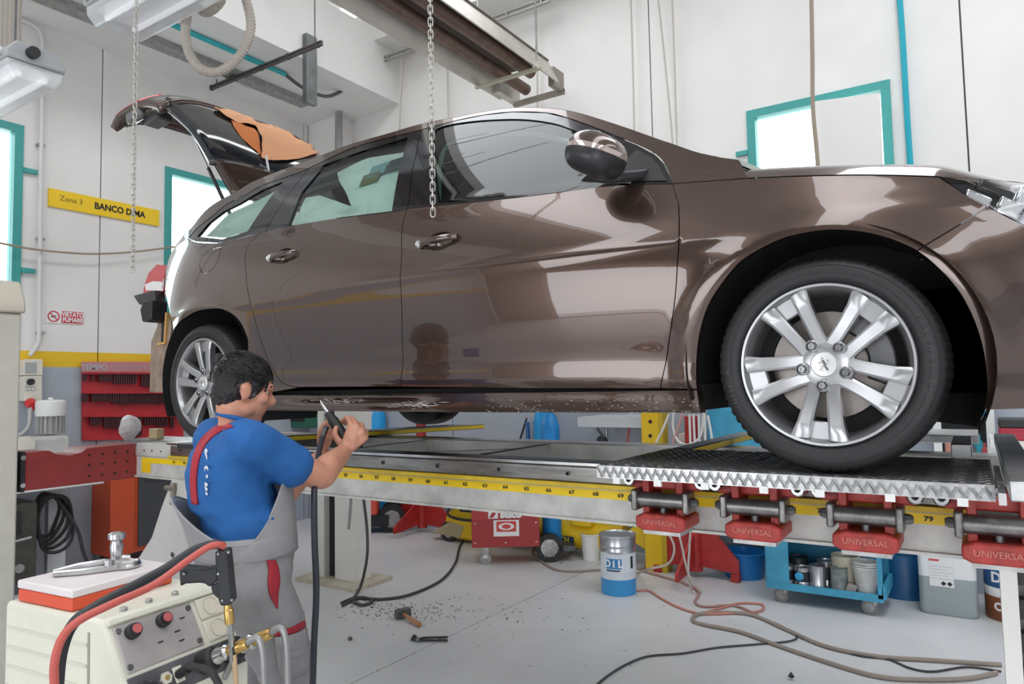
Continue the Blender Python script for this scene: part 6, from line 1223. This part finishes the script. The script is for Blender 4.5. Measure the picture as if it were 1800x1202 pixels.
floorcable('floor_cable', 'thin dark cable beside the thick one at the lower right', [(1455, 1135), (1510, 1152), (1560, 1158), (1600, 1174), (1640, 1180), (1700, 1172), (1760, 1180)], .006, dk)
floorcable('floor_cable', 'coral red cable snaking from the paint pail', [(1118, 1038), (1140, 1038), (1160, 1050), (1190, 1066), (1230, 1078), (1280, 1078), (1320, 1076), (1340, 1072), (1338, 1062), (1300, 1060), (1270, 1068), (1240, 1076)], .008, pk)
floorcable('floor_cable', 'pinkish cable in front of the right red stand', [(1125, 1002), (1160, 1012), (1200, 1024), (1228, 1040), (1222, 1058), (1240, 1066), (1290, 1064), (1330, 1080)], .009, mat('dusty_pink', (.42, .24, .20), .6))
floorcable('floor_cable', 'grey cable looping from the red welder wheel to the paint pail', [(985, 990), (1000, 975), (1020, 960), (1050, 948)], .008, tan)
floorcable('floor_cable', 'taupe cable running behind the paint pail', [(940, 960), (935, 972), (950, 985), (975, 1000), (1010, 1004), (1060, 1001), (1130, 998), (1160, 985), (1200, 975)], .010, tan)
for i, pp in enumerate(([(1180, 900), (1195, 945), (1205, 990), (1215, 1020), (1232, 1040)], [(1215, 905), (1212, 960), (1210, 1010), (1216, 1040)], [(1167, 925), (1185, 960), (1175, 990), (1140, 1000), (1120, 1008)])):
    tag(MB().tube(spline([onY(x, y, 5.2) for x, y in pp[:-1]] + [onZ(pp[-1][0], pp[-1][1], .01)], 8), .009, 8).build('hanging_cable', mat('beige_cable', (.50, .44, .40), .55)), ('leftmost', 'straight', 'looping')[i] + ' beige cable hanging below the bench by the right red stand', 'cable')
# ------------------------------------------------------------------ overhead
def chain(px, y0, y1, D, pitch_px, lab, extra):
    p0, p1 = at(px[0], y0, D), at(px[1], y1, D); pit = pitch_px / FPX * D; x, y = p1.x, p1.y; n = int((p0.z - p1.z) / pit) + extra
    ch = thing('hanging_chain', lab, 'chain', (x, y, p1.z)); 
    me = MB().tube([V((cos(a) * pit * .36 + 0, 0, sin(a) * pit * .42 + (pit * .32 if sin(a) > 0 else -pit * .32))) for a in [2 * pi * i / 16 for i in range(16)]], pit * .095, 6, closed=True).mesh('link')
    me.materials.append(mat('chain_steel', (.52, .50, .46), .35, .8)); ang0 = atan2(EX.y, EX.x)
    for k in range(n):
        o = bpy.data.objects.new('link', me); C.objects.link(o); o.parent = ch; o.location = (0, 0, pit * (.6 + k)); o.rotation_euler = (0, 0, ang0 + (pi / 2 if k % 2 else 0)); o['_o'] = (0, 0, 0)
    return ch
chain((241, 233), 0, 478, 3.5, 9.2, 'thin steel chain hanging before the yellow wall sign', 12)
chain((757, 761), 0, 380, 2.28, 11.5, 'steel chain hanging in front of the car doors', 12)
def fixture(name, lab, x0, x1, y, z, w_):
    o = thing(name, lab, 'ceiling light', ((x0 + x1) / 2, y, z)); hw = w_ / 2
    MB().prism([(-hw, .0), (hw, .0), (hw * 1.05, .03), (hw * .7, .09), (-hw * .7, .09), (-hw * 1.05, .03)], (x0, y, z), (0, 1, 0), (0, 0, 1), (x1 - x0, 0, 0)).build('housing', mat('fixture_grey', (.42, .43, .44), .5), o, bevel=.008)
    MB().prism([(-hw * .98, -.001), (hw * .98, -.001), (hw * .95, -.05), (hw * .7, -.095), (-hw * .7, -.095), (-hw * .95, -.05)], (x0 + .01, y, z), (0, 1, 0), (0, 0, 1), (x1 - x0 - .02, 0, 0)).build('diffuser', mat('clear_diffuser', (.82, .84, .85), .25, alpha=.55), o, bevel=.012)
    for s in (-.45, .45): MB().cyl((x0 + .06, y + s * hw, z - .045), (x1 - .06, y + s * hw, z - .045), .016, n=12).build('tube', mat('lamp_tube', (.95, .97, 1), .5, emit=.5), o)
    MB().bb((x0 + .03, y - hw * .75, z - .02), (x1 - .03, y + hw * .75, z - .012)).build('reflector', mat('reflector_white', (.85, .86, .87), .3), o)
    for x in (x0 + .05, x1 - .05): MB().box((x, y, z + .03), (.03, w_ * 1.12, .04)).build('clip', mat('clip_steel', (.5, .5, .5), .3, .9), o, bevel=.006)
    for x in (x0 + .25, x1 - .25): MB().cyl((x, y, z + .09), (x, y, 6.3), .006, n=6).build('hanger_rod', dark_steel, o)
    MB().cyl((x1 - .001, y - hw * .2, z + .045), (x1 + .035, y - hw * .2, z + .045), .028, n=14).build('cable_gland', black, o)
    return o
fixture('ceiling_light', 'weatherproof strip light hanging at the far left edge', -5.05, -3.78, 1.56, 3.2, .26)
fixture('ceiling_light', 'weatherproof strip light hanging at the top left above the tailgate', -3.95, -2.68, 2.02, 3.68, .34)
ch_ = thing('cable_bundle', 'grey corrugated hoses bundled at the top left corner', 'hose', tuple(at(20, 60, 4.2)))
for k in range(4): MB().tube(spline([at(8 + 9 * k, -40, 4.2), at(6 + 8 * k, 40, 4.2), at(4 + 9 * k, 90, 4.2), at(0 + 6 * k, 120, 4.2)], 6), .022, 8).build('hose', mat('dusty_hose', (.34, .31, .27), .7), ch_)
# corrugated hose loop
lp_ = spline([at(x, y, 3.9) for x, y in ((375, -60), (390, -10), (380, 12), (362, 22), (348, 14), (334, 10), (329, 28), (326, 60), (333, 95), (352, 120), (380, 127), (410, 110), (432, 80), (441, 45), (434, 5), (418, -40))], 14)
rad_ = [.027 if i % 2 else .022 for i in range(len(lp_))]
tag(MB().tube(lp_, rad_, 10).build('corrugated_hose', mat('ribbed_hose', (.48, .43, .38), .6), smooth=0), 'grey ribbed hose hanging in a loop below the ceiling beam', 'hose')
# tray and pipe on the edge beam
ty0, ty1 = onZ(250, 60, 4.97), onZ(540, 176, 4.97)
tag(MB().bb((-6.50, 2.2, 4.90), (-6.34, ty1.y, 4.96)).build('cable_tray', steel), 'galvanised cable tray under the ceiling beam above the tailgate', 'cable tray')
tag(MB().tube([(-6.02, 2.4, 4.955), (-6.02, 4.86, 4.955)], .025, 10).build('teal_pipe', mat('teal_pipe', (.03, .42, .46), .4)), 'teal pipe under the ceiling beam beside the hose loop', 'pipe')
tag(MB().tube(spline([(-6.02, 4.862, 4.955), (-6.0, 5.1, 4.88), (-5.95, 5.4, 4.88), (-5.9, 5.7, 5.1)], 6), .02, 8).build('dark_pipe', dark_steel), 'dark bent hose joining the end of the teal pipe', 'hose')
for nm, lab, Y_, pa_, pb_ in (('rail_rod', 'black threaded rail rising toward the ceiling beam', 4.5, (371, 156), (566, 74)), ('rail_channel', 'grey steel channel running below the ceiling behind the heater', 6.0, (478, 177), (966, -3))):
    a_, b_ = onY(*pa_, Y_), onY(*pb_, Y_); zz = (a_.z + b_.z) / 2; o = thing(nm, lab, 'rail', (a_.x, Y_, zz)); dkm = mat('dark_rod', (.10, .09, .085), .5, .5) if Y_ == 4.5 else mat('channel_grey', (.38, .37, .34), .5, .4)
    for dz in ((-.014, .014) if Y_ == 4.5 else (-.025, .025)): MB().bb((a_.x, Y_ - .015, zz + dz - .009), (b_.x, Y_ + .015, zz + dz + .009)).build('bar', dkm, o)
    k = a_.x
    while k < b_.x: MB().bb((k, Y_ - .02, zz - .026), (k + .02, Y_ + .02, zz + .026)).build('coupler', dkm, o); k += .42
    for x in (a_.x + .1, b_.x - .1): MB().cyl((x, Y_, zz), (x, Y_, 6.3), .006, n=6).build('hanger', dkm, o)
# infrared tube heater
ht = thing('tube_heater', 'long radiant tube heater hanging under the roof', 'heater', (-3.45, 4.5, 4.5)); hm_ = mat('heater_hood', (.62, .58, .52), .45, .4, noise_amt=.2, noise_scale=4); rust2 = mat('heater_tube', (.22, .14, .11), .5, .5, noise_amt=.4)
for x0_, x1_, z0_, z1_ in ((-3.82, -3.70, 4.42, 4.66), (-3.14, -3.26, 4.42, 4.66)): MB().prism([(x0_, z0_), (x1_, z1_), (x1_ + (.015 if x1_ > x0_ else -.015), z1_), (x0_ + (.015 if x1_ > x0_ else -.015), z0_)], (0, .5, 0), (1, 0, 0), (0, 0, 1), (0, 5.2, 0)).build('hood_side', hm_, ht)
MB().bb((-3.71, .5, 4.66), (-3.25, 5.7, 4.675)).build('hood_top', mat('hood_inner', (.16, .13, .11), .5, .4), ht)
for x in (-3.60, -3.36): MB().cyl((x, .4, 4.52), (x, 5.55 + (.3 if x < -3.5 else 0), 4.52), .055, n=18).build('burner_tube', rust2, ht)
MB().bb((-3.48, .5, 4.55), (-3.465, 5.6, 4.67)).build('divider', hm_, ht); MB().bb((-3.84, 5.3, 4.405), (-3.12, 5.34, 4.43)).build('cross_bar', mat('bar_olive', (.5, .47, .36), .5), ht)
MB().bb((-3.78, 5.88, 4.40), (-3.2, 5.92, 4.45)).bb((-3.26, 5.7, 4.42), (-3.2, 5.9, 4.6)).build('end_bracket', mat('bracket_brown', (.30, .27, .22), .5), ht); MB().bb((-3.80, 5.55, 4.43), (-3.72, 5.92, 4.6)).build('end_plate', hm_, ht)
for y in (1.5, 5.32): MB().cyl((-3.16, y, 4.5), (-3.16, y, 6.3), .008, n=6).build('hanger_chain', steel, ht); MB().cyl((-3.8, y, 4.5), (-3.8, y, 6.3), .008, n=6).build('hanger_chain', steel, ht)
# pipes and wires on the back wall
def wire(name, lab, cat, pts, r, m, d=.05, n=6): return tag(MB().tube(spline([BW(x, y, d) for x, y in pts], n), r, 8).build(name, m), lab, cat)
wire('grey_duct', 'grey bent conduit dropping in the room corner', 'pipe', [(578, 96), (582, 112), (590, 135), (595, 160), (596, 300), (600, 420)], .045, mat('duct_grey', (.36, .36, .36), .5, noise_amt=.3), .32)
wire('teal_wall_pipe', 'bright teal pipe running down the right of the back wall', 'pipe', [(1580, -20), (1586, 60), (1592, 160), (1600, 285), (1612, 420)], .022, mat('cyan_pipe', (.0, .36, .46), .4))
wire('wall_rope', 'brown rope hanging beside the open window', 'rope', [(1426, -20), (1428, 100), (1429, 190), (1436, 270), (1440, 330)], .016, mat('rope_brown', (.32, .26, .20), .8), .35)
cw = mat('wall_wire', (.52, .48, .43), .6)
for i, (lab, pts) in enumerate((('thin wire left of the twin wall wires', [(1108, -20), (1112, 100), (1115, 230)]), ('slanting thin wire of the twin wall wires', [(1155, -20), (1168, 100), (1178, 200), (1183, 260)]), ('straight thin wire of the twin wall wires', [(1181, -20), (1186, 120), (1190, 260)]), ('thin wire hanging above the rear door', [(712, 80), (706, 160), (700, 260)]), ('thin dark wire above the front door', [(785, 90), (787, 160), (789, 230)]), ('pale wire dropping from the heater end', [(942, 20), (944, 90), (945, 190)]), ('wire hanging by the raised tailgate', [(562, 90), (545, 170), (525, 250)]))): wire('wall_wire', lab, 'wire', pts, .009, cw, .1)
bp_ = [BW(x, y, .14) for x, y in ((1432, 178), (1546, 163), (1552, 300), (1436, 310))]
tag(MB().prism([(p.x, p.z) for p in bp_], (0, YB - .14, 0), (1, 0, 0), (0, 0, 1), (0, .03, 0)).build('white_board', mat('board_white', (.76, .74, .72), .6)), 'white board covering the right half of the window', 'board')
_p, _q = onX(548, 62, XL + 1.36), onX(548, 182, XL + 1.36); tag(MB().bb((XL + 1.301, _p.y - .07, _q.z), (XL + 1.36, _p.y + .07, min(5.7, _p.z))).build('corner_channel', mat('channel_dark', (.22, .23, .23), .5, .6, noise_amt=.4)), 'dark steel channel fixed to the end of the ceiling beam', 'channel')
